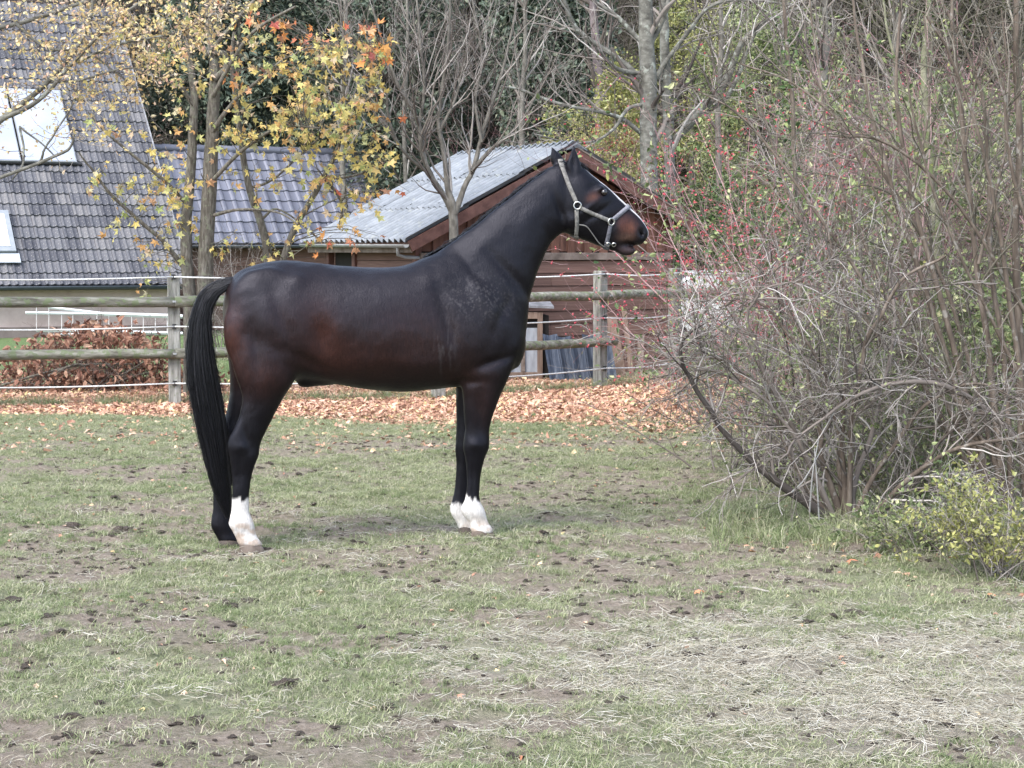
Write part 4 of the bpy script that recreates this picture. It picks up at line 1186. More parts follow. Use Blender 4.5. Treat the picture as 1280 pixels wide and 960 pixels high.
# solar panels
m_pv = MAT('sky_tinted_panel_glass', [(0.3, (.30, .33, .40)), (.7, (.38, .41, .47))], scale=.8, rough=.4, spec=.6)  # pale base colour paints in the bright sky mirrored by the glass
m_frame = MAT('grey_aluminium', [(0, (.22, .23, .24)), (1, (.34, .35, .36))], rough=.4, metal=.3)
def on_slope(a, s, w, h, t0, t1): return box_v(O1 - qe * a + sd1 * s + n1 * t0, qe * w, sd1 * h, n1 * (t1 - t0))
pw = 1.16; ph = (ps_tr - ps_br)
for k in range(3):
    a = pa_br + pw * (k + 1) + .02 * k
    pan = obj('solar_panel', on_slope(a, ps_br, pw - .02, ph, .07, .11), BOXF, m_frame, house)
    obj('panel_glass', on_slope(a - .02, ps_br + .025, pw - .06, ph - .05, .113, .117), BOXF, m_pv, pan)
obj('mounting_rail', on_slope(pa_br + 3.6, ps_br - .03, 3.7, .05, .02, .068), BOXF, m_black, house)
# roof window
m_sky = MAT('skylight_glass', [(0.3, (.55, .60, .66)), (.7, (.68, .72, .76))], scale=2, rough=.12, spec=.9)  # white-blue base colour likewise carries the pane's sky reflection
rw = obj('roof_window', on_slope(ska + 1.0 - .02, sks0 + .12, .98, sks1 - sks0 - .12, .02, .13), BOXF, MAT('roof_window_frame', [(0, (.20, .22, .24)), (1, (.30, .32, .34))], rough=.5), house)
obj('pane', on_slope(ska + 1.0 - .10, sks0 + .24, .80, sks1 - sks0 - .36, .133, .140), BOXF, m_sky, rw)
obj('flashing', on_slope(ska + 1.1, sks0 - .16, 1.16, .26, .055, .075), BOXF, MAT('bright_lead_flashing', [(0, (.30, .33, .36)), (1, (.42, .45, .48))], scale=9, rough=.4), rw)

# ================================================================== SECOND ROOF (middle)
O2 = W(462, 303, 44.0)
shed2 = thing('outbuilding', 'low outbuilding with glazed purple grey tiled roof between the house and the shed', 'outbuilding', O2 * [1, 1, 0] - qe * 2)
ridge = W(455, 192, 37.6)
# slope from the photographed ridge height
rise = 2.16; slope2 = math.radians(46)
sd2 = nrm(qu * math.cos(slope2) + np.array([0, 0, math.sin(slope2)])); n2 = np.cross(qe, sd2)
RL2 = rise / math.sin(slope2)
p_r = on_plane(457, 192, np.array([0, 0, O2[2] + rise]), np.array([0, 0, 1.0]))   # where the ridge ends at its height
# place the eave end straight down the slope from the ridge end
r_ = ray(457, 192); RT = r_ * (46.0 / r_[1]) + np.array([0, 0, CAM_H])
O2 = RT - sd2 * RL2
LEN2 = 5.75; rows2 = 9
tiled_roof(shed2, O2, qe, qu, slope2, LEN2, rows2, RL2 / rows2, .262, 1, .024, m_tile_b, 300)
d2 = np.array([O2 - n2 * .02, O2 - n2 * .02 - qe * LEN2, O2 - n2 * .02 - qe * LEN2 + sd2 * RL2, O2 - n2 * .02 + sd2 * RL2])
obj('roof_deck', np.vstack([d2, d2 - n2 * .1]), np.array([[0, 3, 2, 1], [4, 5, 6, 7], [0, 1, 5, 4], [1, 2, 6, 5], [2, 3, 7, 6], [3, 0, 4, 7]]), m_dark, shed2)
bk = nrm(qu * math.cos(slope2) - np.array([0, 0, math.sin(slope2)]))
RT2 = O2 + sd2 * RL2
obj('back_roof', np.vstack([box_v(RT2 - qe * LEN2 - [0, 0, .06], qe * LEN2, bk * RL2, [0, 0, .05])]), BOXF, m_tile_b, shed2)
for k in range(14):
    c = RT2 - qe * (LEN2 * (k + .5) / 14) + [0, 0, .01]
    P = np.array([c - qe * .22, c + qe * .22]); P[0, 2] += .012
    obj('ridge_tile', *tubes(P, np.array([.10, .095]), 10), m_tile_b, shed2)
obj('verge_board', box_v(O2 - n2 * .10, qe * .03, sd2 * RL2, n2 * .14), BOXF, m_fascia, shed2)
half_gutter(O2 - qu * .05 + [0, 0, -.02], O2 - qu * .05 - qe * LEN2 + [0, 0, -.02], .07, -qu, m_gut2, shed2)
w2 = O2 * [1, 1, 0] + qu * .3
for k in range(9):
    obj('plank', box_v(w2 - qe * LEN2 + [0, 0, .01 + k * (O2[2] - .1) / 9], qe * (LEN2 - .1), qu * .04, [0, 0, (O2[2] - .1) / 9 - .012]), BOXF, m_plank, shed2)
obj('wall', np.array([w2 - qe * .12 + qu * .05, w2 - qe * .12 + qu * (2 * RL2 * math.cos(slope2) - .6), w2 - qe * .12 + qu * (2 * RL2 * math.cos(slope2) - .6) + [0, 0, O2[2] - .06], w2 - qe * .12 + qu * (RL2 * math.cos(slope2) - .3) + [0, 0, O2[2] + rise - .14], w2 - qe * .12 + qu * .05 + [0, 0, O2[2] - .06],
     w2 - qe * (LEN2 - .05) + qu * .05, w2 - qe * (LEN2 - .05) + qu * (2 * RL2 * math.cos(slope2) - .6), w2 - qe * (LEN2 - .05) + qu * (2 * RL2 * math.cos(slope2) - .6) + [0, 0, O2[2] - .06], w2 - qe * (LEN2 - .05) + qu * (RL2 * math.cos(slope2) - .3) + [0, 0, O2[2] + rise - .14], w2 - qe * (LEN2 - .05) + qu * .05 + [0, 0, O2[2] - .06]]),
    [np.array([[0, 1, 2, 3, 4], [9, 8, 7, 6, 5]]), np.array([[0, 4, 9, 5], [1, 6, 7, 2]])], m_wall1, shed2)

# ================================================================== LADDER lying on its side along the house wall
m_alu = MAT('white_aluminium', [(0, (.66, .67, .68)), (1, (.78, .79, .80))], rough=.5)
def LW(u, v):                                   # point on the upright plane just in front of the wall
    return on_plane(u, v, O1 * [1, 1, 0] - qu * .15, qu)
lad = thing('extension_ladder', 'white aluminium ladder lying on its side along the house wall', 'ladder', LW(150, 417) * [1, 1, 0])
def lbar(n, a, b, r, m=m_alu):
    A, B = LW(*a), LW(*b); P = np.stack([A, B]); obj(n, *loft([np.array([p + [0, 0, r], p - qu * r * .8, p - [0, 0, r], p + qu * r * .8]) for p in P]), m, lad)
lbar('side_rail', (130, 392.5), (228, 395.5), .042); lbar('side_rail', (136, 414.5), (228, 416.8), .036)
lbar('side_rail', (32, 391), (130, 392.2), .030); lbar('side_rail', (45, 413), (136, 414), .030); lbar('side_rail', (60, 384), (130, 392), .028)
lbar('side_rail', (62, 418.5), (104, 417), .018)
for u in (136, 150, 164.5, 179, 194, 209, 223): lbar('rung', (u, 393.5), (u, 416), .034)
for u, a, b in ((45.5, 383, 413), (61, 386, 417), (77, 391, 418), (91, 391.5, 413), (121, 392, 413.5)): lbar('rung', (u, a), (u, b), .034)

# ================================================================== WHITE VAN behind the thicket
van = thing('parked_van', 'white van parked right of the shed and hidden by twigs', 'van', W(900, 330, 31.5) * [1, 1, 0])
m_white = MAT('white_car_paint', [(0.3, (.66, .67, .67)), (.7, (.76, .77, .77))], scale=2, rough=.25, spec=.6)
m_glass = MAT('dark_car_glass', [(0, (.02, .03, .035)), (1, (.05, .07, .08))], scale=3, rough=.08, spec=.9)
m_rub = MAT('tyre_rubber', [(0, (.02, .02, .02)), (1, (.04, .04, .04))], rough=.8)
vo = W(783, 330, 31.0) * [1, 1, 0]; ve = nrm([1, .12, 0]); vd = np.array([-ve[1], ve[0], 0])
prof = [(0, .25), (0, .62), (.25, .86), (.62, .98), (.98, 1.32), (1.2, 1.42), (3.9, 1.46), (4.15, 1.36), (4.2, .9), (4.22, .25)]
def vp(x, y, z): return vo + ve * x + vd * y + np.array([0, 0, z])
rg = []
for y, k in ((0, .93), (.08, 1), (1.55, 1), (1.63, .93)):
    cx, cz = 2.1, .8
    rg.append(np.array([vp(cx + (x - cx) * (1 if k == 1 else .985), y, cz + (z - cz) * k) for x, z in prof]))
obj('body', *loft(rg), m_white, van)
obj('window', np.array([vp(.72, -.006, 1.0), vp(1.62, -.006, 1.0), vp(1.62, .03, 1.33), vp(1.12, .03, 1.33), vp(.72, .05, 1.0), vp(1.62, .05, 1.0), vp(1.62, .07, 1.33), vp(1.12, .07, 1.33)]), BOXF, m_glass, van)
obj('window', np.array([vp(.58, .12, .975), vp(.58, 1.5, .975), vp(1.0, 1.45, 1.36), vp(1.0, .17, 1.36), vp(.64, .12, .975), vp(.64, 1.5, .975), vp(1.06, 1.45, 1.36), vp(1.06, .17, 1.36)]) + [0, 0, .012], BOXF, m_glass, van)
obj('roof_trim', box_v(vp(1.1, -.008, 1.37), ve * 3.0, vd * .03, [0, 0, .05]), BOXF, m_gut, van)
for x in (.75, 3.45):
    wh = obj('wheel', *loft([np.array([vp(x + r * math.cos(t), y, .31 + r * math.sin(t)) for t in np.arange(20) * 2 * PI / 20]) for y, r in ((-.03, .24), (-.03, .30), (.02, .31), (.14, .31), (.16, .28))]), m_rub, van)
    obj('rim', *loft([np.array([vp(x + r * math.cos(t), y, .31 + r * math.sin(t)) for t in np.arange(16) * 2 * PI / 16]) for y, r in ((-.045, .08), (-.036, .19), (-.028, .19))]), m_gut, wh)
obj('headlight', *bev_box(vp(.12, -.004, .70), ve * .11, vd * .012, [0, 0, .06], .004), m_sky, van)

# ================================================================== VEGETATION MATERIALS
m_bark = MAT('grey_brown_bark', [(0.2, (.055, .047, .037)), (.5, (.11, .098, .08)), (.8, (.19, .175, .15))], scale=14, rough=.9, bump=.6, bscale=30, stretch=(3, 3, .6), spots=(16, .57, (.19, .21, .14), .5))
m_lichen = MAT('lichened_bark', [(0.2, (.06, .057, .048)), (.5, (.12, .115, .098)), (.8, (.20, .195, .17))], scale=7, rough=.9, bump=.6, bscale=22, stretch=(1, 1, 1.6), spots=(6.5, .58, (.34, .36, .31), .6))
m_twig_grey = MAT('pale_grey_twig', [(0, (.055, .044, .038)), (.4, (.145, .122, .106)), (.75, (.27, .24, .215)), (1, (.42, .39, .36))], src='island', rough=.85)
m_twig_brown = MAT('brown_twig', [(0, (.05, .038, .032)), (.5, (.105, .085, .072)), (1, (.19, .16, .14))], src='island', rough=.85)
m_twig_pink = MAT('pinkish_twig', [(0, (.14, .07, .075)), (.5, (.29, .165, .165)), (1, (.44, .30, .29))], src='island', rough=.8)
m_twig_olive = MAT('olive_twig', [(0, (.065, .058, .042)), (.5, (.13, .115, .088)), (1, (.24, .215, .175))], src='island', rough=.8)
m_twig_dark = MAT('dark_branch', [(0, (.035, .028, .025)), (1, (.10, .085, .075))], src='island', rough=.85)
m_stem_olive = MAT('olive_tan_stem', [(0.2, (.06, .045, .034)), (.5, (.11, .085, .066)), (.8, (.19, .155, .125))], scale=6, rough=.8, bump=.2, bscale=40, stretch=(4, 4, .8), spots=(10, .6, (.33, .32, .29), .5))
m_leaf_maple = MAT('autumn_star_leaf', [(0, (.60, .34, .13)), (.12, (.60, .42, .18)), (.2, (.62, .48, .16)), (.5, (.60, .50, .18)), (.68, (.50, .48, .20)), (.8, (.30, .36, .13)), (.9, (.60, .50, .34)), (1, (.52, .26, .13))], src='island', rough=.6, trans=.35, jitter=.2)
m_leaf_orange = MAT('orange_star_leaf', [(0, (.60, .24, .08)), (.35, (.62, .33, .10)), (.6, (.55, .13, .08)), (.8, (.62, .42, .22)), (1, (.42, .10, .09))], src='island', rough=.6, trans=.35, jitter=.2)
m_leaf_pale = MAT('pale_autumn_leaf', [(0, (.56, .38, .20)), (.3, (.66, .50, .25)), (.6, (.62, .54, .24)), (.8, (.70, .60, .44)), (1, (.56, .33, .24))], src='island', rough=.65, trans=.3)
m_ever = MAT('dark_evergreen_leaf', [(0, (.034, .048, .036)), (.5, (.068, .092, .066)), (.85, (.12, .145, .10)), (1, (.20, .205, .14))], src='island', rough=.6)
m_mid = MAT('mid_green_leaf', [(0, (.035, .065, .022)), (.5, (.07, .115, .04)), (.85, (.12, .18, .06)), (1, (.22, .27, .10))], src='island', rough=.6, trans=.2)
m_yelg = MAT('yellow_green_leaf', [(0, (.13, .15, .05)), (.4, (.24, .245, .085)), (.75, (.37, .36, .12)), (1, (.48, .46, .22))], src='island', rough=.6, trans=.25)
m_olive = MAT('olive_leaf', [(0, (.07, .10, .04)), (.4, (.16, .20, .085)), (.8, (.28, .32, .14)), (1, (.44, .43, .24))], src='island', rough=.65, trans=.2)
m_redl = MAT('red_pink_leaf', [(0, (.26, .05, .05)), (.5, (.40, .09, .085)), (1, (.50, .20, .15))], src='island', rough=.6, trans=.25)
m_berry = MAT('pink_red_berry', [(0, (.30, .03, .05)), (.6, (.48, .06, .09)), (1, (.58, .14, .15))], src='island', rough=.35)
m_brownl = MAT('dead_brown_leaf', [(0, (.11, .05, .035)), (.4, (.22, .105, .07)), (.75, (.33, .18, .12)), (1, (.46, .31, .22))], src='island', rough=.75, trans=.12)
m_litter = MAT('fallen_leaf_litter', [(0, (.26, .14, .09)), (.25, (.38, .21, .145)), (.55, (.50, .30, .21)), (.8, (.60, .42, .31)), (.93, (.62, .50, .25)), (1, (.44, .20, .13))], src='island', rough=.75, jitter=.15)

# ---- small plant pieces for scattering
def joined_mesh(name, mbs, mats):
    V = []; Fs = {}; mi = []; n = 0
    order = []
    for k, mb in enumerate(mbs):
        v, f = mb.get()
        for q in f: order.append((q + n, k))
        V.append(v); n += len(v)
    me = mk_mesh(name, np.concatenate(V), [q for q, _ in order], mats)
    me.polygons.foreach_set('material_index', np.concatenate([np.full(len(q), k, np.int32) for q, k in order]))
    return me
def clump_leaves(n, r, size, tm, m, flat=.8):
    P = rng.normal(size=(n, 3)); P = nrm(P) * (rng.uniform(0.15, 1, (n, 1)) ** .6) * r; P[:, 2] *= flat
    Rm = rotmats(n, .9)
    return mk_mesh('leaf_clump', *place(tm, P, Rm, rng.uniform(.7, 1.3, n) * size).get(), [m])
def clump_twigs(n, ln, r0, m, kids=3, trop=.08, wob=.12):
    D = rng.normal(size=(n, 3)); D[:, 2] = np.abs(D[:, 2]) * .8 + .2
    S = rng.normal(size=(n, 3)) * ln * .35
    P, R = grow(S, D, rng.uniform(.6, 1.2, n) * ln, r0, r0 * .4, 5, wob, trop)
    S2, D2, r2, _ = spawn(P, R, kids, .2, 1, (.5, 1.1))
    P2, R2 = grow(S2, D2, rng.uniform(.3, .6, len(S2)) * ln, r2 * .7, r2 * .25, 4, wob, trop)
    mb = MB(); mb.add(*tubes(P, R, 3)); mb.add(*tubes(P2, R2, 3))
    return mk_mesh('twig_clump', *mb.get(), [m])
C_ever = proto_coll('evergreen_clump', [clump_leaves(90, .5, .13, OVALS, m_ever) for _ in range(4)])
C_mid = proto_coll('green_clump', [clump_leaves(80, .4, .10, OVALS, m_mid) for _ in range(4)])
C_yel = proto_coll('yellow_clump', [clump_leaves(70, .4, .085, OVALS, m_yelg) for _ in range(4)])
C_oli = proto_coll('olive_clump', [clump_leaves(80, .45, .09, OVALS, m_olive) for _ in range(4)])
C_red = proto_coll('red_clump', [clump_leaves(50, .35, .08, OVALS, m_redl) for _ in range(3)])
C_tw = proto_coll('twig_clump', [clump_twigs(34, 1.1, .008, m) for m in (m_twig_grey, m_twig_brown, m_twig_grey, m_twig_olive)])
C_twp = proto_coll('pink_twig_clump', [clump_twigs(44, .8, .0055, m) for m in (m_twig_pink, m_twig_grey, m_twig_pink, m_twig_brown)])
def eul(n, tilt=.4):
    return np.stack([rng.normal(0, tilt, n), rng.normal(0, tilt, n), rng.uniform(0, 2 * PI, n)], -1)
def in_ell(c, r, n, shell=.55):
    d = nrm(rng.normal(size=(n, 3))); q = rng.uniform(shell ** 3, 1, (n, 1)) ** (1 / 3)
    P = d * q
    keep = fbm(P[:, 0] * 2.1 + c[0], P[:, 2] * 2.1 + P[:, 1] * 1.3 + c[1], 1.2, 2) > .38
    return (P * np.array(r) + np.array(c))[keep]
def at(u, Y): return (u - 640) / F_PX * Y * 1.0
def zat(v, Y): return float(W(640, v, Y)[2])

# ================================================================== FAR WOODLAND (a mass)
def mass(name, label, xs, ys, zs, n, coll, sc, nk, cat='woodland'):
    P = np.stack([rng.uniform(*xs, n), rng.uniform(*ys, n), rng.uniform(*zs, n)], -1)
    P[:, 2] += gz(P[:, 0], P[:, 1]) * 0
    return scatter(name, coll, P, eul(n), rng.uniform(*sc, n), rng.integers(0, nk, n), None, label, cat)
mass('woodland', 'dark mass of wood filling the far background', (-26, 30), (60, 68), (0, 13.5), 2600, C_ever, (1.8, 3.2), 4)
mass('woodland', 'olive and yellowing wood behind the big grey trunks', (3, 26), (50, 58), (0, 12), 900, C_oli, (1.5, 2.4), 4)
mass('bare_twig_wood', 'mass of bare grey twigs high behind the roofs', (-14, 22), (50, 57), (1.5, 12), 900, C_tw, (1.0, 1.9), 4)

def tree_bg(name, label, u, Y, h, crown_z, rad, n, coll, sc, trunk_r, mbark=None, group=None, cat='tree', pat=.5, du=0):
    x = at(u, Y); z0 = float(gz(x, Y))
    t = thing(name, label, cat, (x, Y, z0), group)
    P, R = grow(np.array([[x, Y, z0 - .1]]), np.array([[0.02, 0, 1.0]]), h * .92, trunk_r, trunk_r * .25, 9, .03, .05)
    mb = MB(); mb.add(*tubes(P, R, 8))
    S2, D2, r2, tt = spawn(P, R, 16, .25, .98, (.6, 1.2))
    P2, R2 = grow(S2, D2, (1.15 - tt) * rad[0] * 1.0, r2 * .5, r2 * .15, 6, .1, .05); mb.add(*tubes(P2, R2, 4))
    obj('trunk', *mb.get(), mbark or m_bark, t)
    c = (x, Y, z0 + crown_z)
    P = in_ell(c, rad, n, pat); P = P[P[:, 2] > z0 + .15]
    scatter('crown', coll, P, eul(len(P)), rng.uniform(*sc, len(P)), rng.integers(0, 3, len(P)), t)
    return t
EG = 'dark evergreens behind the roofs'
for i, (u, Y, h, r, lab) in enumerate([(195, 52, 10.5, 2.6, 'dark evergreen tree rising behind the tiled house roof'),
        (300, 47, 10, 2.1, 'dark evergreen tree directly above the left part of the purple roof'),
        (395, 50, 10.5, 2.3, 'dark evergreen tree above the right end of the purple roof'),
        (478, 46, 10, 1.9, 'dark evergreen tree behind the gap between the two roofs'),
        (590, 50, 10.5, 2.4, 'dark evergreen tree behind the bare forked tree'),
        (688, 43, 10, 1.35, 'narrow blue green evergreen above the shed ridge')]):
    tree_bg('evergreen_tree', lab, u, Y, h, h * .52, (r, r * .8, h * .5), 420, C_ever, (.7, 1.25), .2, m_twig_dark, EG)
tree_bg('yellowing_tree', 'slender tree with yellow green leaves left of the purplish trunk', 708, 39, 4.6, 3.6, (.55, .5, 1.1), 90, C_yel, (.5, .9), .06, None, None)
tree_bg('yellowing_tree', 'yellow green leafy tree just left of the lichened trunk', 775, 37, 5.5, 3.6, (.72, .6, 1.9), 200, C_yel, (.5, .95), .07)
tree_bg('yellowing_tree', 'pale yellow green tree behind the two grey trunks at the top', 868, 44, 9, 5.4, (1.3, 1.0, 2.3), 190, C_yel, (.5, .9), .10)
tree_bg('yellowing_tree', 'loose olive tree right of the grey trunks', 960, 40, 8, 4.2, (1.8, 1.2, 3.0), 200, C_oli, (.6, 1.1), .10)
tree_bg('red_leaved_shrub', 'small shrub with red leaves between the trunks above the shed', 762, 38.5, 4.4, 4.15, (.65, .4, .7), 34, C_red, (.4, .8), .04, None, None, 'shrub')
tree_bg('green_shrub', 'glossy green shrub behind the right slope of the shed roof', 795, 33.5, 2.7, 1.9, (.95, .7, .95), 150, C_mid, (.5, .9), .05, None, None, 'shrub')
tree_bg('green_shrub', 'green shrub to the right of the twin grey trunks', 905, 34, 2.8, 1.8, (1.2, .8, 1.15), 170, C_mid, (.5, .9), .05, None, None, 'shrub')
tree_bg('green_shrub', 'darker green shrub behind the berry thicket', 1000, 30, 2.7, 1.6, (1.1, .8, 1.2), 150, C_mid, (.5, .8), .05, None, None, 'shrub')
tree_bg('dark_evergreen_shrub', 'dark green bush between the yellowing trees and the shed roof', 735, 41, 3.8, 2.4, (1.2, .8, 1.5), 130, C_ever, (.6, 1.0), .06, None, None, 'shrub')
# pinkish bare shrub above the shed roof
def twig_bush(name, label, u, Y, h, w, n, m, r0=.012, kids=(6, 5), trop=.10, lean=(0, 0), cat='shrub', leaves=None, sides=3, ln=None, group=None, base=None, spread=.45, twl=(.35, .22)):
    x = at(u, Y) if base is None else base[0]; Y = Y if base is None else base[1]; z0 = float(gz(x, Y))
    t = thing(name, label, cat, (x, Y, z0), group)
    S = np.stack([x + rng.normal(0, w * .25, n), Y + rng.normal(0, w * .2, n), np.full(n, z0 - .03)], -1)
    D = np.stack([rng.normal(lean[0], spread, n), rng.normal(lean[1], spread * .8, n), np.ones(n)], -1)
    P, R = grow(S, D, rng.uniform(.65, 1.1, n) * h, rng.uniform(.6, 1.3, n) * r0, r0 * .25, 8, .07, trop)
    obj('stem', *tubes(P, R, 5), m, t)
    S2, D2, r2, _ = spawn(P, R, kids[0], .15, 1, (.4, .95)); P2, R2 = grow(S2, D2, rng.uniform(.5, 1.2, len(S2)) * h * twl[0], r2 * .6, r2 * .2, 7, .17, trop)
    S3, D3, r3, _ = spawn(P2, R2, kids[1], .15, 1, (.45, 1.1)); P3, R3 = grow(S3, D3, rng.uniform(.4, 1.2, len(S3)) * h * twl[1], np.maximum(r3 * .55, .0014), .0009, 5, .24, trop * .6)
    mb = MB(); mb.add(*tubes(P2, R2, 3)); mb.add(*tubes(P3, R3, 3))
    o = mb.obj('twigs', m, t); o['kind'] = 'stuff'
    if leaves:
        for (tm, size, cnt, ml, nm) in leaves:
            pi = rng.integers(0, len(P3), cnt); k = rng.integers(1, 4, cnt)
            LP = P3[pi, k] + rng.normal(size=(cnt, 3)) * .01
            o = place(tm, LP, rotmats(cnt, .9), rng.uniform(.7, 1.3, cnt) * size).obj(nm, ml, t); o['kind'] = 'stuff'
    return t, P, P2, P3
twig_bush('bare_pink_shrub', 'pinkish bare shrub fanning out above the shed ridge', 700, 36, 4.0, 1.0, 26, m_twig_pink, .014, (7, 5))
twig_bush('bare_pink_shrub', 'pinkish bare shrub at the right behind the yellow green tree', 740, 37, 3.6, 1.0, 20, m_twig_pink, .014, (7, 5))
twig_bush('bare_shrub', 'bare twiggy shrub under the purple roof beside the forked sapling', 285, 31, 1.9, .9, 26, m_twig_grey, .010, (6, 5))

# ================================================================== EXPLICIT TREES
STEM_K = 1.0
def stem_pts(px, Y, dY=0):
    """px: (u, v, width in px) -> polyline with radii at distance Y"""
    px = np.array(px, float); n = len(px); Ys = Y + np.linspace(0, dY, n) if np.isscalar(dY) else Y + np.array(dY)
    P = np.array([W(u, v, y) for (u, v, _), y in zip(px, Ys)]); R = px[:, 2] * Ys / F_PX / 2 * STEM_K
    Q = cr(np.hstack([P, R[:, None]]), max(6, 4 * n))
    return Q[:, :3], np.maximum(Q[:, 3], .002)
def wobble(P, a):
    t = np.arange(len(P)) * .6 + rng.uniform(0, 50)
    P = P.copy(); P[:, 0] += (vnoise(t, t * 0) - .5) * a; P[:, 1] += (vnoise(t + 80, t * 0) - .5) * a; return P
def leaf_set(parent, P, sizes, m_, tm, hang=1.0, limit=300, name='leaf', towards=None):
    """hanging leaves: the nearest `limit` as parts, the rest joined"""
    n = len(P); y = nrm(np.array([0, 0, -1.0]) * hang + rng.normal(size=(n, 3)) * .55); z = nrm(np.cross(y, rng.normal(size=(n, 3)))); x = np.cross(y, z)
    Rm = np.stack([x, y, z], -1); og = rng.permutation(n)[:limit]
    meshes = [mk_mesh('star_leaf', v - [0, -.5, 0], f, [m_]) for v, f in tm]
    for i in og:
        inst(name, meshes[i % len(meshes)], parent, mat4(P[i], Rm[i], sizes[i]))
    rest = np.setdiff1d(np.arange(n), og)
    if len(rest):
        o = place([(v - [0, -.5, 0], f) for v, f in tm], P[rest], Rm[rest], sizes[rest]).obj('foliage', m_, parent); o['kind'] = 'stuff'
def leafy(parent, stems, clusters, Y, dy, size, m_, tm, per, limit, twr=.004, msize=.42, bark=None):
    """twigs run from the nearest stem to the leaf clusters; leaves sit on their ends"""
    SP = np.concatenate([s[0] for s in stems]); SR = np.concatenate([s[1] for s in stems])
    mb = MB(); LP = []
    for (u, v, ru, rv, cnt) in clusters:
        for _ in range(max(1, int(cnt * 1.9) // per)):
            a, b = u + rng.normal() * ru, v + rng.normal() * rv
            e = W(a, b, Y + rng.normal() * dy)
            d = np.linalg.norm(SP - e, axis=1) + np.maximum(0, SP[:, 2] - e[2] + .1) * .8
            i = int(np.argmin(d * (1 + .25 * rng.random(len(d))))); s = SP[i]
            mid = (s + e) / 2 + np.array([rng.normal() * .06, rng.normal() * .06, .10 * np.linalg.norm(e - s)])
            Q = cr(np.array([s, mid, e]), 8); r = min(SR[i] * .5, twr * (1 + np.linalg.norm(e - s)))
            Q[1:] += rng.normal(size=(7, 3)) * .012
            mb.add(*tubes(Q, np.linspace(r, .0018, 8), 4))
            k = rng.integers(3, 8, per); LP.append(Q[k] + rng.normal(size=(per, 3)) * .05)
    o = mb.obj('twigs', bark or m_bark, parent); o['kind'] = 'stuff'
    LP = np.concatenate(LP); leaf_set(parent, LP, rng.uniform(1 - msize, 1 + msize, len(LP)) * size, m_, tm, 1.0, limit)
def tree(name, label, base, stems, Y, bark, cat='tree', sides=10, group=None):
    t = thing(name, label, cat, base, group); out = []
    for k, (px, dY) in enumerate(stems):
        P, R = stem_pts(px, Y, dY); P = wobble(P, .02); out.append((P, R))
        obj('trunk' if k == 0 or px[0][2] > 15 else 'branch', *tubes(P, R, sides), bark, t, smooth=True)
    return t, out
# autumn tree with two trunks (left, in front of the houses)
YA = 23.3
tA, sA = tree('autumn_tree', 'twin trunked tree with yellow star shaped leaves behind the left fence post', W(246, 488, YA) * [1, 1, 0], [
    ([(240, 500, 23), (237, 372, 17), (232, 300, 15), (236, 240, 13), (240, 180, 12), (243, 120, 10), (236, 60, 8), (228, -20, 5)], 0),
    ([(252, 500, 25), (256, 370, 21), (258, 300, 19), (262, 220, 19), (266, 150, 16), (268, 90, 14), (262, 40, 11), (258, -20, 9)], .1),
    ([(230, 335, 7), (205, 303, 5.5), (170, 272, 4.5), (140, 245, 4), (118, 215, 3), (98, 190, 2)], -.6),
    ([(240, 262, 6), (215, 235, 4.5), (180, 205, 4), (135, 168, 3), (110, 140, 2)], -.5),
    ([(265, 165, 7), (290, 130, 5), (318, 105, 4), (350, 78, 3), (380, 62, 2)], -.3),
    ([(268, 100, 9), (283, 84, 9), (280, 68, 8), (268, 66, 7)], .0),
    ([(262, 230, 6), (290, 200, 5), (330, 168, 4), (362, 158, 3), (400, 160, 2)], -.5),
    ([(266, 120, 6), (300, 60, 5), (330, 30, 4), (370, 8, 3)], -.4),
    ([(240, 130, 6), (215, 90, 5), (190, 50, 4), (180, 0, 3)], -.5),
    ([(258, 70, 6), (300, 20, 5), (340, -20, 4)], -.2),
    ([(263, 270, 5), (300, 262, 3.5), (345, 265, 2.5), (372, 280, 2)], -.4)], YA, m_bark)
leafy(tA, sA, [(215, 275, 26, 26, 30), (165, 240, 20, 18, 14), (185, 315, 12, 16, 16), (130, 215, 18, 12, 10), (290, 155, 20, 20, 26), (240, 130, 24, 24, 26), (285, 300, 16, 14, 10),
    (330, 150, 24, 12, 30), (352, 85, 26, 20, 26), (372, 128, 26, 16, 36), (400, 100, 22, 24, 40), (420, 60, 16, 16, 30), (195, 180, 22, 18, 14), (310, 200, 20, 16, 16),
    (155, 275, 16, 14, 10), (215, 210, 14, 12, 10), (180, 220, 14, 14, 10), (300, 40, 22, 22, 30), (250, 45, 22, 22, 30), (200, 60, 26, 24, 30), (210, 240, 14, 14, 10), (130, 140, 20, 20, 12), (165, 350, 6, 8, 4)], YA - .3, .35, .115, m_leaf_maple, STARS, 4, 300)
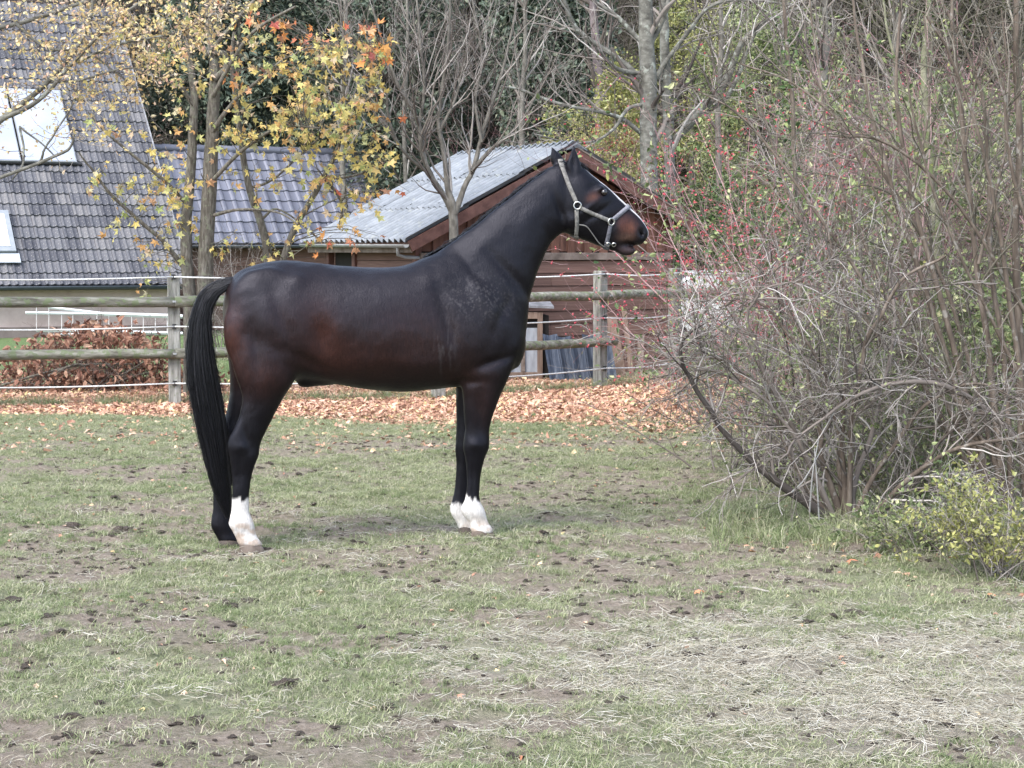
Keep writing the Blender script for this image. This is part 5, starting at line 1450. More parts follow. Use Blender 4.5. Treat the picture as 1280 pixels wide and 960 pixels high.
# second sapling with a V of stems
YB = 24.0
tB, sB = tree('autumn_sapling', 'leaning autumn sapling with a V of pale stems behind the horse rump', W(342, 492, YB) * [1, 1, 0], [
    ([(342, 500, 14), (340, 400, 12), (334, 318, 11), (325, 275, 10), (312, 235, 9), (303, 190, 8), (298, 150, 7), (290, 90, 5), (292, 40, 4)], 0),
    ([(342, 470, 11), (347, 360, 10), (356, 318, 9), (372, 280, 8), (392, 245, 7), (404, 222, 6), (418, 195, 5.5), (428, 165, 4.5), (430, 120, 3.5), (426, 80, 2.5)], .2),
    ([(404, 222, 4), (420, 240, 4), (428, 262, 3.5), (422, 285, 2.5)], .1), ([(404, 222, 4), (430, 222, 3), (470, 212, 2.5)], 0),
    ([(312, 235, 4), (340, 225, 3), (380, 190, 2.5), (400, 170, 2)], 0), ([(425, 175, 4), (450, 140, 3), (470, 100, 2.5), (480, 60, 2)], .1),
    ([(325, 275, 4), (350, 262, 2.5), (400, 300, 2)], 0), ([(418, 195, 3.5), (455, 190, 2.5), (488, 205, 2)], .1)], YB, m_bark)
leafy(tB, sB, [(455, 110, 16, 34, 60), (435, 55, 16, 18, 24), (460, 55, 12, 14, 16), (440, 150, 22, 22, 34), (410, 180, 30, 16, 40), (365, 180, 24, 14, 22), (480, 225, 10, 14, 14), (465, 250, 10, 12, 12), (395, 250, 26, 22, 14), (345, 240, 22, 20, 14),
    (430, 268, 18, 12, 8), (482, 185, 10, 12, 16), (360, 290, 24, 18, 8), (330, 300, 14, 14, 8), (400, 125, 24, 20, 34), (375, 225, 20, 14, 10)], YB - .3, .35, .122, m_leaf_maple, STARS, 4, 300)
leafy(tB, [sB[1], sB[5]], [(470, 60, 9, 10, 9), (448, 22, 18, 8, 10), (355, 30, 10, 14, 9), (320, 12, 26, 10, 12), (275, 85, 14, 10, 8), (470, 300, 8, 8, 8), (500, 250, 14, 8, 4), (556, 145, 3, 3, 2)], YB - .3, .3, .15, m_leaf_orange, STARS, 3, 0)
STEM_K = .9
# overhanging beech from off the left edge
YC = 20.6
tC, sC = tree('overhanging_tree', 'tree whose lichened branches with small pale leaves reach in at the top left', W(-70, 500, YC) * [1, 1, 0], [
    ([(-70, 520, 40), (-75, 350, 36), (-80, 200, 32), (-90, 50, 28), (-100, -100, 22)], 0),
    ([(-78, 240, 14), (-40, 190, 11), (0, 150, 9), (60, 103, 7), (108, 38, 5), (118, -10, 4)], 0),
    ([(0, 150, 7), (45, 128, 6), (92, 78, 5), (130, 38, 4), (185, -6, 3)], -.2),
    ([(-78, 290, 9), (-30, 235, 6), (0, 222, 5), (50, 203, 4.5), (86, 186, 4), (93, 168, 2)], -.3),
    ([(50, 203, 4), (60, 180, 3), (82, 145, 2.5), (96, 118, 2)], -.3), ([(95, 78, 4), (150, 55, 3), (230, 38, 2.5), (280, 10, 2)], -.2),
    ([(60, 103, 3.5), (100, 100, 3), (160, 85, 2.5), (200, 98, 2)], -.1), ([(25, 160, 3.5), (30, 200, 3), (15, 225, 2)], -.1),
    ([(24, 158, 3), (50, 178, 2.5), (70, 196, 2)], 0), ([(-90, 60, 12), (-40, 40, 8), (20, 30, 6), (90, 8, 5), (150, -15, 3)], 0), ([(20, 30, 5), (60, 60, 4), (110, 66, 3), (170, 110, 2)], 0)], YC, m_lichen)
CLC = [(40, 40, 45, 26, 60), (110, 30, 45, 26, 80), (170, 35, 45, 24, 90), (240, 22, 34, 18, 70), (150, 75, 50, 20, 70), (210, 70, 34, 20, 60), (60, 90, 45, 18, 50), (25, 120, 24, 14, 20), (165, 115, 34, 18, 40), (120, 125, 36, 18, 36), (35, 165, 28, 20, 16), (150, 175, 34, 18, 16), (300, 8, 24, 10, 24), (90, 60, 50, 30, 70)]
mb = MB(); LP = []; SPc = np.concatenate([s[0] for s in sC[1:]])
for (u, v, ru, rv, cnt) in CLC:
    for _ in range(int(cnt * .68)):
        e = W(u + rng.normal() * ru, v + rng.normal() * rv, YC + rng.normal() * .4)
        s = SPc[int(np.argmin(np.linalg.norm(SPc - e, axis=1) * (1 + .35 * rng.random(len(SPc)))))]
        Q = cr(np.array([s, (s + e) / 2 + rng.normal(size=3) * .08, e]), 8); Q[1:] += rng.normal(size=(7, 3)) * .014
        mb.add(*tubes(Q, np.linspace(.0045, .0015, 8), 3)); LP.append(Q[rng.integers(2, 8, 7)] + rng.normal(size=(7, 3)) * .05)
o = mb.obj('twigs', m_twig_grey, tC); o['kind'] = 'stuff'
LP = np.concatenate(LP); o = place(OVALS, LP, rotmats(len(LP), 1.2), rng.uniform(.035, .066, len(LP))).obj('foliage', m_leaf_pale, tC); o['kind'] = 'stuff'
# bare forked tree in front of the shed
YD = 25.0
STEM_K = .8
def bare_kids(t, stems, n1, n2, l1, l2, bark, n3=0, l3=.3, trop=.10, rmin=.0022, t0=.25):
    mb = MB()
    K = 24
    P = np.stack([cr(s[0], K) for s in stems]); R = np.stack([cr(s[1][:, None], K)[:, 0] for s in stems])
    S2, D2, r2, tt = spawn(P, R, n1, t0, 1, (.35, .9)); P2, R2 = grow(S2, D2, rng.uniform(.5, 1.1, len(S2)) * l1, np.maximum(r2 * .5, .004), np.maximum(r2 * .15, .002), 8, .13, trop)
    S3, D3, r3, _ = spawn(P2, R2, n2, .2, 1, (.4, 1.0)); P3, R3 = grow(S3, D3, rng.uniform(.4, 1.1, len(S3)) * l2, np.maximum(r3 * .6, .0028), .0018, 6, .17, trop)
    mb.add(*tubes(P2, R2, 4)); mb.add(*tubes(P3, R3, 3))
    if n3:
        S4, D4, r4, _ = spawn(P3, R3, n3, .2, 1, (.4, 1.0)); P4, R4 = grow(S4, D4, rng.uniform(.4, 1.1, len(S4)) * l3, rmin, rmin * .6, 5, .24, trop * .6)
        mb.add(*tubes(P4, R4, 3)); P3 = P4
    o = mb.obj('twigs', bark, t); o['kind'] = 'stuff'
    return P2, P3
m_barkg = MAT('smooth_grey_bark', [(0.2, (.075, .068, .056)), (.5, (.125, .115, .098)), (.8, (.20, .185, .16))], scale=10, rough=.85, bump=.3, bscale=30, stretch=(2, 2, .8))
tD, sD = tree('bare_forked_tree', 'bare grey forked tree standing in front of the corrugated shed roof', W(570, 486, YD) * [1, 1, 0], [
    ([(572, 495, 20), (571, 380, 17), (568, 300, 15), (566, 262, 14), (560, 235, 9), (555, 195, 8), (548, 150, 6), (556, 90, 5), (562, 20, 4), (560, -30, 3)], 0),
    ([(567, 268, 11), (552, 240, 9), (538, 218, 8), (528, 190, 8), (522, 150, 7), (500, 110, 6), (480, 60, 4), (466, 10, 3)], -.2),
    ([(568, 268, 11), (578, 240, 9), (590, 215, 8), (600, 180, 7.5), (612, 140, 6.5), (626, 95, 5), (640, 40, 4), (648, -20, 3)], .2),
    ([(538, 218, 6), (515, 200, 5), (497, 178, 4.5), (487, 150, 4), (482, 110, 3)], -.3), ([(590, 215, 6), (610, 190, 5), (640, 165, 4), (670, 120, 3), (690, 70, 2.5)], .3),
    ([(524, 160, 6), (530, 110, 5), (525, 50, 4), (520, -20, 3)], -.1), ([(602, 178, 5), (595, 130, 4), (602, 70, 3.5), (590, 0, 3)], .1), ([(550, 165, 5), (570, 120, 4), (585, 60, 3)], .1), ([(482, 120, 3), (470, 90, 3), (440, 60, 2)], -.3)], YD, m_barkg)
bare_kids(tD, sD, 12, 6, 1.1, .55, m_twig_grey, 2, .3, rmin=.0018)
# two lichened trunks behind the shed with long arching limbs
YE = 33.0
tE, sE = tree('lichened_tree', 'thick grey lichened trunk with arching limbs behind the right roof slope', W(812, 470, YE) * [1, 1, 0], [
    ([(814, 475, 32), (812, 330, 29), (812, 240, 27), (810, 170, 27), (811, 110, 26), (808, 50, 24), (806, -30, 20)], 0),
    ([(803, 100, 9), (775, 75, 9), (745, 55, 8), (722, 38, 8), (710, 15, 7), (702, -10, 6)], -.4),
    ([(800, 92, 8), (770, 85, 7), (745, 60, 6)], -.6),
    ([(805, 170, 8), (780, 150, 7), (750, 140, 6), (700, 130, 5), (650, 112, 4), (625, 108, 3)], -1.0),
    ([(808, 130, 7), (785, 136, 6), (768, 160, 5), (745, 176, 4), (710, 178, 3.5), (670, 168, 2.5)], -1.0),
    ([(812, 60, 8), (830, 20, 7), (840, -20, 6)], 0), ([(800, 50, 8), (770, 20, 7), (740, 0, 5)], 0)], YE, m_lichen)
bare_kids(tE, sE, 6, 4, 1.3, .6, m_twig_grey, 2, .35, trop=.02)
YF = 34.2
tF, sF = tree('lichened_tree', 'thinner grey lichened trunk just right of the thick one', W(838, 470, YF) * [1, 1, 0], [
    ([(842, 470, 19), (840, 330, 18), (838, 240, 17), (836, 160, 17), (832, 90, 16), (830, 30, 14), (828, -30, 12)], 0),
    ([(838, 180, 12), (858, 160, 12), (880, 135, 12), (905, 108, 11), (918, 75, 10), (932, 48, 8), (962, 25, 7), (1000, 10, 5)], -.6),
    ([(880, 142, 7), (905, 125, 7), (922, 98, 6), (932, 70, 5), (945, 40, 4)], -.8),
    ([(832, 100, 7), (822, 95, 8), (845, 60, 7), (868, 30, 6), (885, 10, 5), (920, 0, 4), (990, 5, 3)], -.4)], YF, m_lichen)
bare_kids(tF, sF, 6, 5, 1.4, .7, m_twig_grey, 2, .35, trop=.02)
tG, sG = tree('purplish_tree', 'purplish brown trunk between the evergreen and the yellowing tree', W(752, 470, 40.) * [1, 1, 0], [([(756, 460, 19), (753, 300, 18), (751, 150, 16), (746, 70, 14), (740, 0, 12)], 0)], 40., MAT('purple_brown_bark', [(0.2, (.09, .07, .07)), (.8, (.20, .165, .165))], scale=8, rough=.9, bump=.5, bscale=20))
bare_kids(tG, sG, 14, 5, 1.4, .7, m_twig_brown)
for u, Y, w, lab in [(430, 42, 9, 'straight bare tree between the purple roof and the forked tree'), (655, 40, 9, 'bare tree just left of the narrow evergreen'), (1030, 30, 12, 'bare background tree behind the top of the berry thicket'), (1118, 27, 11, 'bare background tree behind the right hand thicket'), (900, 37, 9, 'slim bare tree right of the lichened trunks'),
        (508, 44, 7, 'slim bare tree behind the left fork of the grey tree')]:
    t, s = tree('bare_tree', lab, W(u, 470, Y) * [1, 1, 0], [([(u + 4, 470, w * 1.2), (u + 2, 300, w * 1.1), (u - 3, 150, w), (u + 2, 60, w * .8), (u, -30, w * .6)], 0)], Y, m_barkg)
    bare_kids(t, s, 22, 5, 1.5, .7, m_twig_grey, 2, .4)

# ================================================================== RIGHT HAND THICKET
G_ = 'shrubs of the thicket at the right of the paddock'
# back layers of brush
def brush_mass(name, label, pts, coll, sc, n):
    P = np.concatenate([np.stack([rng.normal(x, sx, k), rng.normal(y, sy, k), rng.uniform(z0, z1, k)], -1) for (x, sx, y, sy, z0, z1, k) in pts])
    return scatter(name, coll, P, eul(len(P), .35), rng.uniform(*sc, len(P)), rng.integers(0, n, len(P)), None, label, 'brush')
mass('twig_screen', 'thin grey twigs before the evergreens at the top left of centre', (-14, 3), (48.5, 50.5), (1, 9.5), 130, C_tw, (.7, 1.3), 4)
mass('olive_wood', 'olive and brown undergrowth between the evergreens behind the roofs', (-13, 6), (50, 58), (0, 11), 420, C_oli, (.8, 1.6), 4)
brush_mass('bramble_brush', 'tangled grey and pinkish brush filling the back of the thicket', [(5.2, 1.1, 22.5, 1.0, 0, 3.6, 70), (3.9, .5, 24.5, .8, 0, 1.1, 12), (5.3, 1.0, 18.5, .9, 0, 3.4, 60), (4.0, .5, 17.0, .6, 0, 1.7, 16), (4.4, .6, 15.2, .5, 0, 2.6, 24)], C_twp, (.5, .95), 4)
brush_mass('olive_undergrowth', 'olive green leafy undergrowth in the back of the thicket', [(5.1, 1.1, 20.5, 1.0, 0, 3.4, 260), (3.4, .5, 17.5, .6, 0, 1.0, 60), (5.1, .9, 16.5, .7, 0, 3.2, 170), (2.95, .35, 14.2, .3, 0, .6, 30), (4.0, .5, 14.2, .3, 0, 1.6, 60)], C_oli, (.4, .8), 4)
berr = [(np.array([[0, 0, .5], [.5, 0, 0], [0, .5, 0], [-.5, 0, 0], [0, -.5, 0], [0, 0, -.5]]), np.array([[0, 1, 2], [0, 2, 3], [0, 3, 4], [0, 4, 1], [5, 2, 1], [5, 3, 2], [5, 4, 3], [5, 1, 4]]))]
bx_, PB, PB2, PB3 = twig_bush('spindle_bush', 'reddish twigged bush with pink red berries right of the shed', 985, 18.6, 3.0, .9, 26, m_twig_pink, .010, (7, 5), trop=.03, cat='shrub', spread=.42, lean=(-.14, 0), twl=(.30, .17),
    leaves=[(berr, .021, 1300, m_berry, 'berries'), (OVALS, .04, 420, m_redl, 'red_leaves'), (OVALS, .06, 700, m_mid, 'leaves')])
twig_bush('spindle_bush', 'lower reddish bush with berries around the last fence post', 912, 20.0, 1.9, .6, 13, m_twig_pink, .009, (6, 5), trop=.02, spread=.55, lean=(-.12, 0), twl=(.30, .17),
    leaves=[(berr, .021, 600, m_berry, 'berries'), (OVALS, .05, 160, m_redl, 'red_leaves'), (OVALS, .05, 120, m_yelg, 'yellow_leaves')])
twig_bush('grey_bush', 'thin grey bush in front of the right fence end', 875, 19.0, .95, .5, 9, m_twig_brown, .007, (6, 5), trop=0, spread=.8, leaves=[(OVALS, .04, 120, m_olive, 'leaves')])
twig_bush('grey_bush', 'tall grey bush rising in the middle of the thicket', 1060, 15.4, 3.4, .8, 14, m_twig_grey, .012, (7, 6), trop=.0, spread=.5, twl=(.26, .14), leaves=[(OVALS, .055, 1500, m_olive, 'leaves'), (OVALS, .05, 260, m_yelg, 'yellow_leaves')])
twig_bush('pink_stemmed_bush', 'tall pinkish bush near the right edge behind the olive stems', 1200, 16.2, 3.8, .8, 14, m_twig_pink, .012, (7, 6), trop=.01, spread=.48, twl=(.26, .14), leaves=[(OVALS, .055, 1100, m_olive, 'leaves'), (OVALS, .06, 300, m_mid, 'green_leaves')])
twig_bush('pink_stemmed_bush', 'pinkish bush reaching the top between grey trunks and berry bush', 1015, 21.5, 4.1, .8, 15, m_twig_pink, .012, (7, 6), trop=.01, spread=.5, twl=(.26, .14), leaves=[(berr, .024, 700, m_berry, 'berries'), (OVALS, .06, 900, m_olive, 'leaves')])
# ivy covered sapling
YI = 15.0
tI, sI = tree('ivy_clad_sapling', 'thin trunk clad in green ivy in the middle of the thicket', W(1010, 590, YI) * [1, 1, 0], [([(1014, 600, 10), (1006, 450, 9), (998, 300, 8), (992, 160, 7), (985, 60, 6), (975, -30, 5)], 0)], YI, m_stem_olive)
bare_kids(tI, sI, 16, 5, .9, .4, m_twig_grey, 2, .2)
q = rng.integers(4, 20, 260); LPi = sI[0][0][q % len(sI[0][0])] + rng.normal(size=(260, 3)) * np.array([.07, .07, .12])
leaf_set(tI, LPi, rng.uniform(.035, .06, 260), m_mid, OVALS, .6, 0)
# mossy trunk further right
tJ, sJ = tree('mossy_trunk_tree', 'greenish mossy trunk behind the fanning stems at the right', W(1185, 600, 15.5) * [1, 1, 0], [([(1200, 610, 17), (1182, 460, 15), (1170, 300, 14), (1162, 180, 12), (1155, 90, 10), (1160, 0, 8), (1165, -40, 6)], 0), ([(1166, 200, 7), (1130, 120, 5), (1110, 40, 4), (1100, -30, 3)], .2)], 15.5, MAT('green_mossy_bark', [(0.2, (.09, .09, .05)), (.5, (.17, .165, .11)), (.8, (.26, .25, .18))], scale=9, rough=.95, bump=.5, bscale=24, spots=(8, .52, (.10, .14, .045), .7)))
bare_kids(tJ, sJ, 14, 5, 1.0, .5, m_twig_olive, 2, .25)
# tall olive stems fanning from lower right
YK = 12.4
STEM_K = .72
kst = [([(1246, 655, 15), (1200, 500, 11), (1150, 345, 9), (1105, 200, 8), (1080, 90, 6), (1062, -20, 4)], .3), ([(1250, 655, 13), (1215, 520, 11), (1180, 390, 10), (1140, 240, 8), (1120, 120, 7), (1128, 0, 5)], .2),
    ([(1256, 650, 15), (1240, 480, 12), (1222, 330, 10), (1205, 180, 9), (1192, 60, 7), (1188, -30, 5)], .1), ([(1262, 650, 12), (1258, 480, 10), (1240, 330, 9), (1232, 150, 7), (1205, 60, 5), (1165, -20, 4)], .4),
    ([(1285, 640, 18), (1275, 450, 15), (1270, 300, 13), (1274, 150, 12), (1270, 40, 11), (1272, -30, 9)], 0), ([(1290, 600, 12), (1266, 400, 9), (1238, 230, 7), (1196, 90, 5), (1160, 20, 4)], -.3),
    ([(1248, 640, 10), (1170, 520, 8), (1110, 440, 6), (1040, 330, 5), (985, 240, 4), (950, 130, 3)], .5), ([(1246, 640, 9), (1165, 470, 7), (1090, 330, 6), (1040, 190, 5), (1020, 60, 4), (1010, -20, 3)], .6),
    ([(1235, 560, 7), (1160, 440, 5), (1120, 300, 4), (1062, 180, 3.5), (1000, 60, 3)], -.1), ([(1300, 520, 10), (1240, 400, 6), (1190, 300, 5), (1150, 180, 4), (1130, 60, 3)], -.4),
    ([(1222, 330, 6), (1250, 220, 5), (1262, 120, 4), (1250, 10, 3)], 0), ([(1300, 330, 8), (1262, 200, 6), (1255, 110, 5), (1230, 20, 4)], -.2), ([(1240, 640, 9), (1120, 420, 7.5), (1010, 250, 5.5), (930, 150, 4), (870, 112, 2.5)], .2), ([(1250, 600, 9), (1190, 380, 7), (1100, 210, 6), (1000, 110, 4), (925, 80, 3)], .5), ([(1300, 420, 8), (1200, 260, 6), (1110, 180, 5), (1040, 170, 3)], -.3), ([(1205, 190, 5), (1215, 120, 4), (1240, 40, 3)], .1), ([(1140, 240, 5), (1160, 140, 4), (1155, 20, 3)], .2)]
tK, sK = tree('fanning_shrub', 'tall shrub of olive tan stems fanning up from the lower right corner', W(1252, 655, YK) * [1, 1, 0], kst, YK, m_stem_olive, 'shrub')
bare_kids(tK, sK, 7, 5, .7, .32, m_twig_olive, 2, .16, trop=.01, rmin=.0016, t0=.15)
# arching grey bramble bush with its dark low branch
YL = 12.1
STEM_K = 1.1
lst = [([(1050, 668, 17), (1030, 645, 14), (985, 612, 10), (940, 578, 8), (905, 540, 6.5), (880, 500, 5.5), (858, 465, 5), (849, 440, 4), (858, 420, 3), (880, 405, 2)], -.4),
    ([(1055, 668, 13), (1042, 620, 9), (1025, 560, 6), (1018, 500, 5), (1000, 440, 4), (960, 385, 3), (925, 372, 2.5), (900, 385, 2)], .2),
    ([(1060, 670, 13), (1050, 600, 8), (1055, 520, 6), (1060, 440, 5), (1050, 350, 4), (1030, 280, 3)], .3), ([(1065, 668, 11), (1090, 600, 6), (1130, 540, 5), (1180, 490, 4), (1230, 480, 3), (1275, 500, 2)], -.3),
    ([(1058, 668, 12), (1075, 590, 7), (1100, 500, 5), (1120, 410, 4), (1110, 330, 3)], .2), ([(1046, 660, 9), (1010, 610, 5), (985, 560, 4), (960, 500, 3.5), (925, 460, 3), (880, 445, 2)], -.1),
    ([(1062, 668, 10), (1050, 560, 5), (1035, 480, 4), (990, 400, 3), (950, 330, 2)], .1), ([(1070, 672, 8), (1120, 620, 4), (1170, 560, 3.5), (1210, 520, 3), (1260, 520, 2)], -.4),
    ([(1300, 590, 9), (1230, 510, 7), (1160, 478, 6), (1080, 490, 4.5), (1010, 535, 3), (975, 575, 2)], -.5), ([(1080, 660, 8), (1140, 595, 6), (1200, 560, 5), (1290, 545, 4)], -.5),
    ([(1050, 660, 9), (1000, 560, 6), (958, 470, 5), (938, 400, 4), (955, 362, 3), (1000, 350, 2)], -.3), ([(1058, 660, 8), (1068, 520, 6), (1088, 420, 5), (1130, 350, 4), (1180, 320, 3)], -.2), ([(1052, 664, 8), (1012, 585, 5), (975, 520, 4), (915, 470, 3), (868, 462, 2)], -.3)]
tL, sL = tree('bramble_bush', 'arching grey bush with a dark low branch reaching over the grass', W(1056, 668, YL) * [1, 1, 0], [lst[0]], YL, m_twig_dark, 'shrub')
for px, dY in lst[1:]:
    P, R = stem_pts(px, YL, dY); P = wobble(P, .05); sL.append((P, R)); obj('branch', *tubes(P, R, 7), m_twig_brown if rng.random() < .5 else m_stem_olive, tL, smooth=True)
P2, P3 = bare_kids(tL, sL, 16, 6, .62, .32, m_twig_grey, 3, .15, trop=-.02, rmin=.0014, t0=.12)
cnt = 900; o = place(OVALS, P3[rng.integers(0, len(P3), cnt), 3], rotmats(cnt, .9), rng.uniform(.02, .038, cnt)).obj('leaves', m_olive, tL); o['kind'] = 'stuff'
# pale dead stalks on it
for k, (a, b, c) in enumerate([((1012, 640), (1016, 590), (1024, 545)), ((1024, 650), (1021, 600), (1018, 560)), ((990, 615), (1005, 600), (1028, 560))]):
    P = cr(np.array([W(*a, YL - .25), W(*b, YL - .3), W(*c, YL - .25)]), 8); obj('dead_stalk', *tubes(P, np.linspace(.006, .003, 8), 5), MAT('bleached_stalk_%d' % k, [(0, (.24, .23, .22)), (1, (.40, .39, .37))], scale=20, rough=.8), tL)
for (u, Y, h, n, lab, m_, lv) in [(960, 13.6, .8, 12, 'low tangle of grey twigs under the arching branch', m_twig_grey, 120), (1110, 13.2, 1.4, 14, 'dense grey tangle right of the bramble base', m_twig_grey, 900), (1180, 12.9, 1.3, 14, 'tangle of grey green twigs before the olive stems', m_twig_olive, 900),
        (1250, 13.3, 1.8, 15, 'twiggy bush filling the right edge', m_twig_brown, 700), (1020, 14.3, 1.9, 14, 'brownish twiggy bush behind the bramble', m_twig_brown, 1100), (940, 15.2, 1.3, 14, 'grey twiggy bush at the left end of the thicket', m_twig_grey, 700), (1110, 15.8, 2.8, 15, 'high twiggy bush between ivy sapling and mossy trunk', m_twig_grey, 1100)]:
    twig_bush('twiggy_bush', lab, u, Y, h, .8, n, m_, .008, (8, 6), trop=.0, spread=.62, twl=(.36, .20), leaves=[(OVALS, .038, lv, m_olive, 'leaves')])
# yellow green leafy shrub at the lower right
YM = 10.2
tM, PM, PM2, PM3 = twig_bush('yellow_leaved_shrub', 'low shrub with yellow green leaves in the lower right corner', 1262, YM, .60, .42, 40, m_twig_grey, .0042, (5, 4), trop=-.01, spread=.62)
nl = 2500; pi = rng.integers(0, len(PM3), nl); LPm = PM3[pi, rng.integers(0, 4, nl)] + rng.normal(size=(nl, 3)) * .012
leaf_set(tM, LPm, rng.uniform(.020, .042, nl), m_yelg, OVALS, .1, 300)
tN, PN, PN2, PN3 = twig_bush('grey_green_shrub', 'low grey green leaved shrub left of the yellow leaved one', 1175, 11.0, .5, .4, 26, m_twig_grey, .005, (6, 4), trop=-.01, spread=.7)
nl = 1500; pi = rng.integers(0, len(PN3), nl); LPm = PN3[pi, rng.integers(0, 4, nl)] + rng.normal(size=(nl, 3)) * .012
leaf_set(tN, LPm, rng.uniform(.022, .042, nl), m_olive, OVALS, .1, 300)

# ================================================================== DEAD LEAVED BUSH behind the left rails
YO = 24.2
tO, PO, PO2, PO3 = twig_bush('dead_leaved_bush', 'pile of cut branches with rust brown dead leaves behind the left rails', 118, YO, 1.0, 1.5, 60, m_twig_brown, .008, (5, 4), trop=-.04, spread=1.0)
nl = 4600
LPo = np.stack([rng.normal(at(112, YO), .85, nl), rng.normal(YO, .35, nl), rng.uniform(0, .95, nl) ** 1.25], -1)
lim = .86 - .34 * np.abs(LPo[:, 0] - at(118, YO)) ** 1.3
LPo = LPo[LPo[:, 2] < np.maximum(lim, .12)]; nl = len(LPo)
leaf_set(tO, LPo + [0, 0, .05], rng.uniform(.05, .12, nl), m_brownl, OVALS + STARS[:2], .5, 300)
for a, b, c in [((-10, 485), (90, 458), (165, 455)), ((60, 470), (100, 455), (118, 480)), ((95, 498), (150, 470), (200, 440))]:
    obj('branch', *tubes(cr(np.array([W(*a, YO - .5), W(*b, YO - .45), W(*c, YO - .3)]), 9), np.linspace(.02, .008, 9), 6), m_bark, tO)

# ================================================================== GROUND COVER
def view_pts(n, y0, y1, p=1.0):
    """random ground points inside a widened view wedge"""
    y = np.sqrt(rng.uniform(y0 ** 2, y1 ** 2, n)); x = rng.uniform(-1, 1, n) * (y * .31 + .2)
    return x, y
def blades(n, r, h, w, m, lean=.5, nm='grass_tuft', curve=.5):
    a = rng.uniform(0, 2 * PI, n); q = np.sqrt(rng.uniform(0, 1, n)) * r
    b = np.stack([np.cos(a) * q, np.sin(a) * q, np.full(n, -.004)], -1); hh = rng.uniform(.45, 1.2, n) * h
    d = rng.normal(size=(n, 2)) * lean; s = rng.uniform(0, 2 * PI, n); sx = np.stack([np.cos(s), np.sin(s), 0 * s], -1) * w
    mid = b + np.concatenate([d * hh[:, None] * .4, (hh * .6)[:, None]], 1); tip = b + np.concatenate([d * hh[:, None] * (1 + curve), (hh * (1 - .3 * curve))[:, None]], 1)
    V = np.stack([b - sx, b + sx, mid + sx * .8, mid - sx * .8, tip], 1).reshape(-1, 3); i = np.arange(n)[:, None] * 5
    return mk_mesh(nm, V, [i + np.array([[0, 1, 2, 3]]), i + np.array([[3, 2, 4]])], [m])
m_grass = MAT('short_paddock_grass', [(0, (.14, .17, .075)), (.4, (.23, .26, .13)), (.7, (.33, .35, .20)), (.88, (.44, .41, .29)), (1, (.50, .47, .36))], src='island', rough=.75, trans=.2)
m_grassg = MAT('fresh_green_grass', [(0, (.10, .135, .055)), (.5, (.17, .22, .095)), (1, (.27, .31, .16))], src='island', rough=.7, trans=.2)
m_straw = MAT('pale_straw', [(0, (.24, .205, .15)), (.4, (.37, .34, .265)), (.8, (.48, .45, .37)), (1, (.58, .56, .49))], src='island', rough=.8)
C_grass = proto_coll('grass_tuft', [blades(16, .045, .030, .0016, m_grass, .9) for _ in range(5)])
C_grassg = proto_coll('green_tuft', [blades(22, .04, .05, .0018, m_grassg, .6) for _ in range(4)])
C_tall = proto_coll('long_tuft', [blades(26, .06, .16, .0022, m_grass, .6) for _ in range(3)] + [blades(26, .06, .14, .0022, m_grassg, .5) for _ in range(2)])
def straws(n, r, ln, m):
    a = rng.uniform(0, 2 * PI, n); q = np.sqrt(rng.uniform(0, 1, n)) * r
    S = np.stack([np.cos(a) * q, np.sin(a) * q, rng.uniform(.0, .016, n)], -1); t = rng.uniform(0, 2 * PI, n)
    D = np.stack([np.cos(t), np.sin(t), rng.normal(0, .12, n)], -1)
    P, R = grow(S, D, rng.uniform(.4, 1.2, n) * ln, .0013, .0008, 5, .16, -.02)
    return mk_mesh('straw_wisp', *tubes(P, R, 3), [m])
C_straw = proto_coll('straw_wisp', [straws(22, .075, .065, m_straw) for _ in range(5)])
def ground_scatter(name, label, cat, x, y, keep, coll, sc, nk, tilt=.12, dz=0.0):
    x = x[keep]; y = y[keep]; n = len(x)
    return scatter(name, coll, np.stack([x, y, prints(x, y, gz(x, y)) + dz], -1), eul(n, tilt), rng.uniform(*sc, n), rng.integers(0, nk, n), None, label, cat)
x, y = view_pts(95000, 5.9, 20.5)
dens = (1 - .85 * soil_mask(x, y)) * (1 - .55 * straw_mask(x, y)) * (.35 + .9 * fbm(x, y, 2.3, 3))
hoofclear = np.min([np.hypot((x - p[0]), (y - p[1] + .05)) for p in HOOF_W], 0) > .095
ground_scatter('grass', 'short worn grass covering the paddock', 'grass', x, y, (rng.random(len(x)) < dens) & hoofclear, C_grass, (.6, 1.25), 5)
x, y = view_pts(26000, 5.9, 20)
g = sstep(.56, .70, fbm(x + 60, y * 1.2 + 20, 1.3, 4)) * (1 - straw_mask(x, y)) + np.exp(-(((x - 1.55) / .5) ** 2 + ((y - 13.0) / .7) ** 2)) * .9 + .5 * np.exp(-(((x + 1.0) / 1.2) ** 2 + ((y - 9.2) / .4) ** 2))
ground_scatter('fresh_grass', 'patches of fresher green grass in the worn paddock', 'grass', x, y, rng.random(len(x)) < g, C_grassg, (.38, .78), 4)
x, y = view_pts(26000, 5.9, 13)
sm = straw_mask(x, y) * (.4 + fbm(x, y, 3.0, 3)) + .05
ground_scatter('straw', 'pale straw and dry wisps trodden over the bare patch', 'straw', x, y, rng.random(len(x)) < sm * .5, C_straw, (.6, 1.3), 5, .08)
x = rng.normal(2.35, .75, 900); y = 12.1 + rng.normal(0, .55, 900) - .55 * (x - 2.0)
ground_scatter('long_grass', 'longer grass tufts growing round the foot of the thicket', 'grass', x, y, (y > 9.9) & (x > 1.2), C_tall, (.5, 1.1), 5, .15)
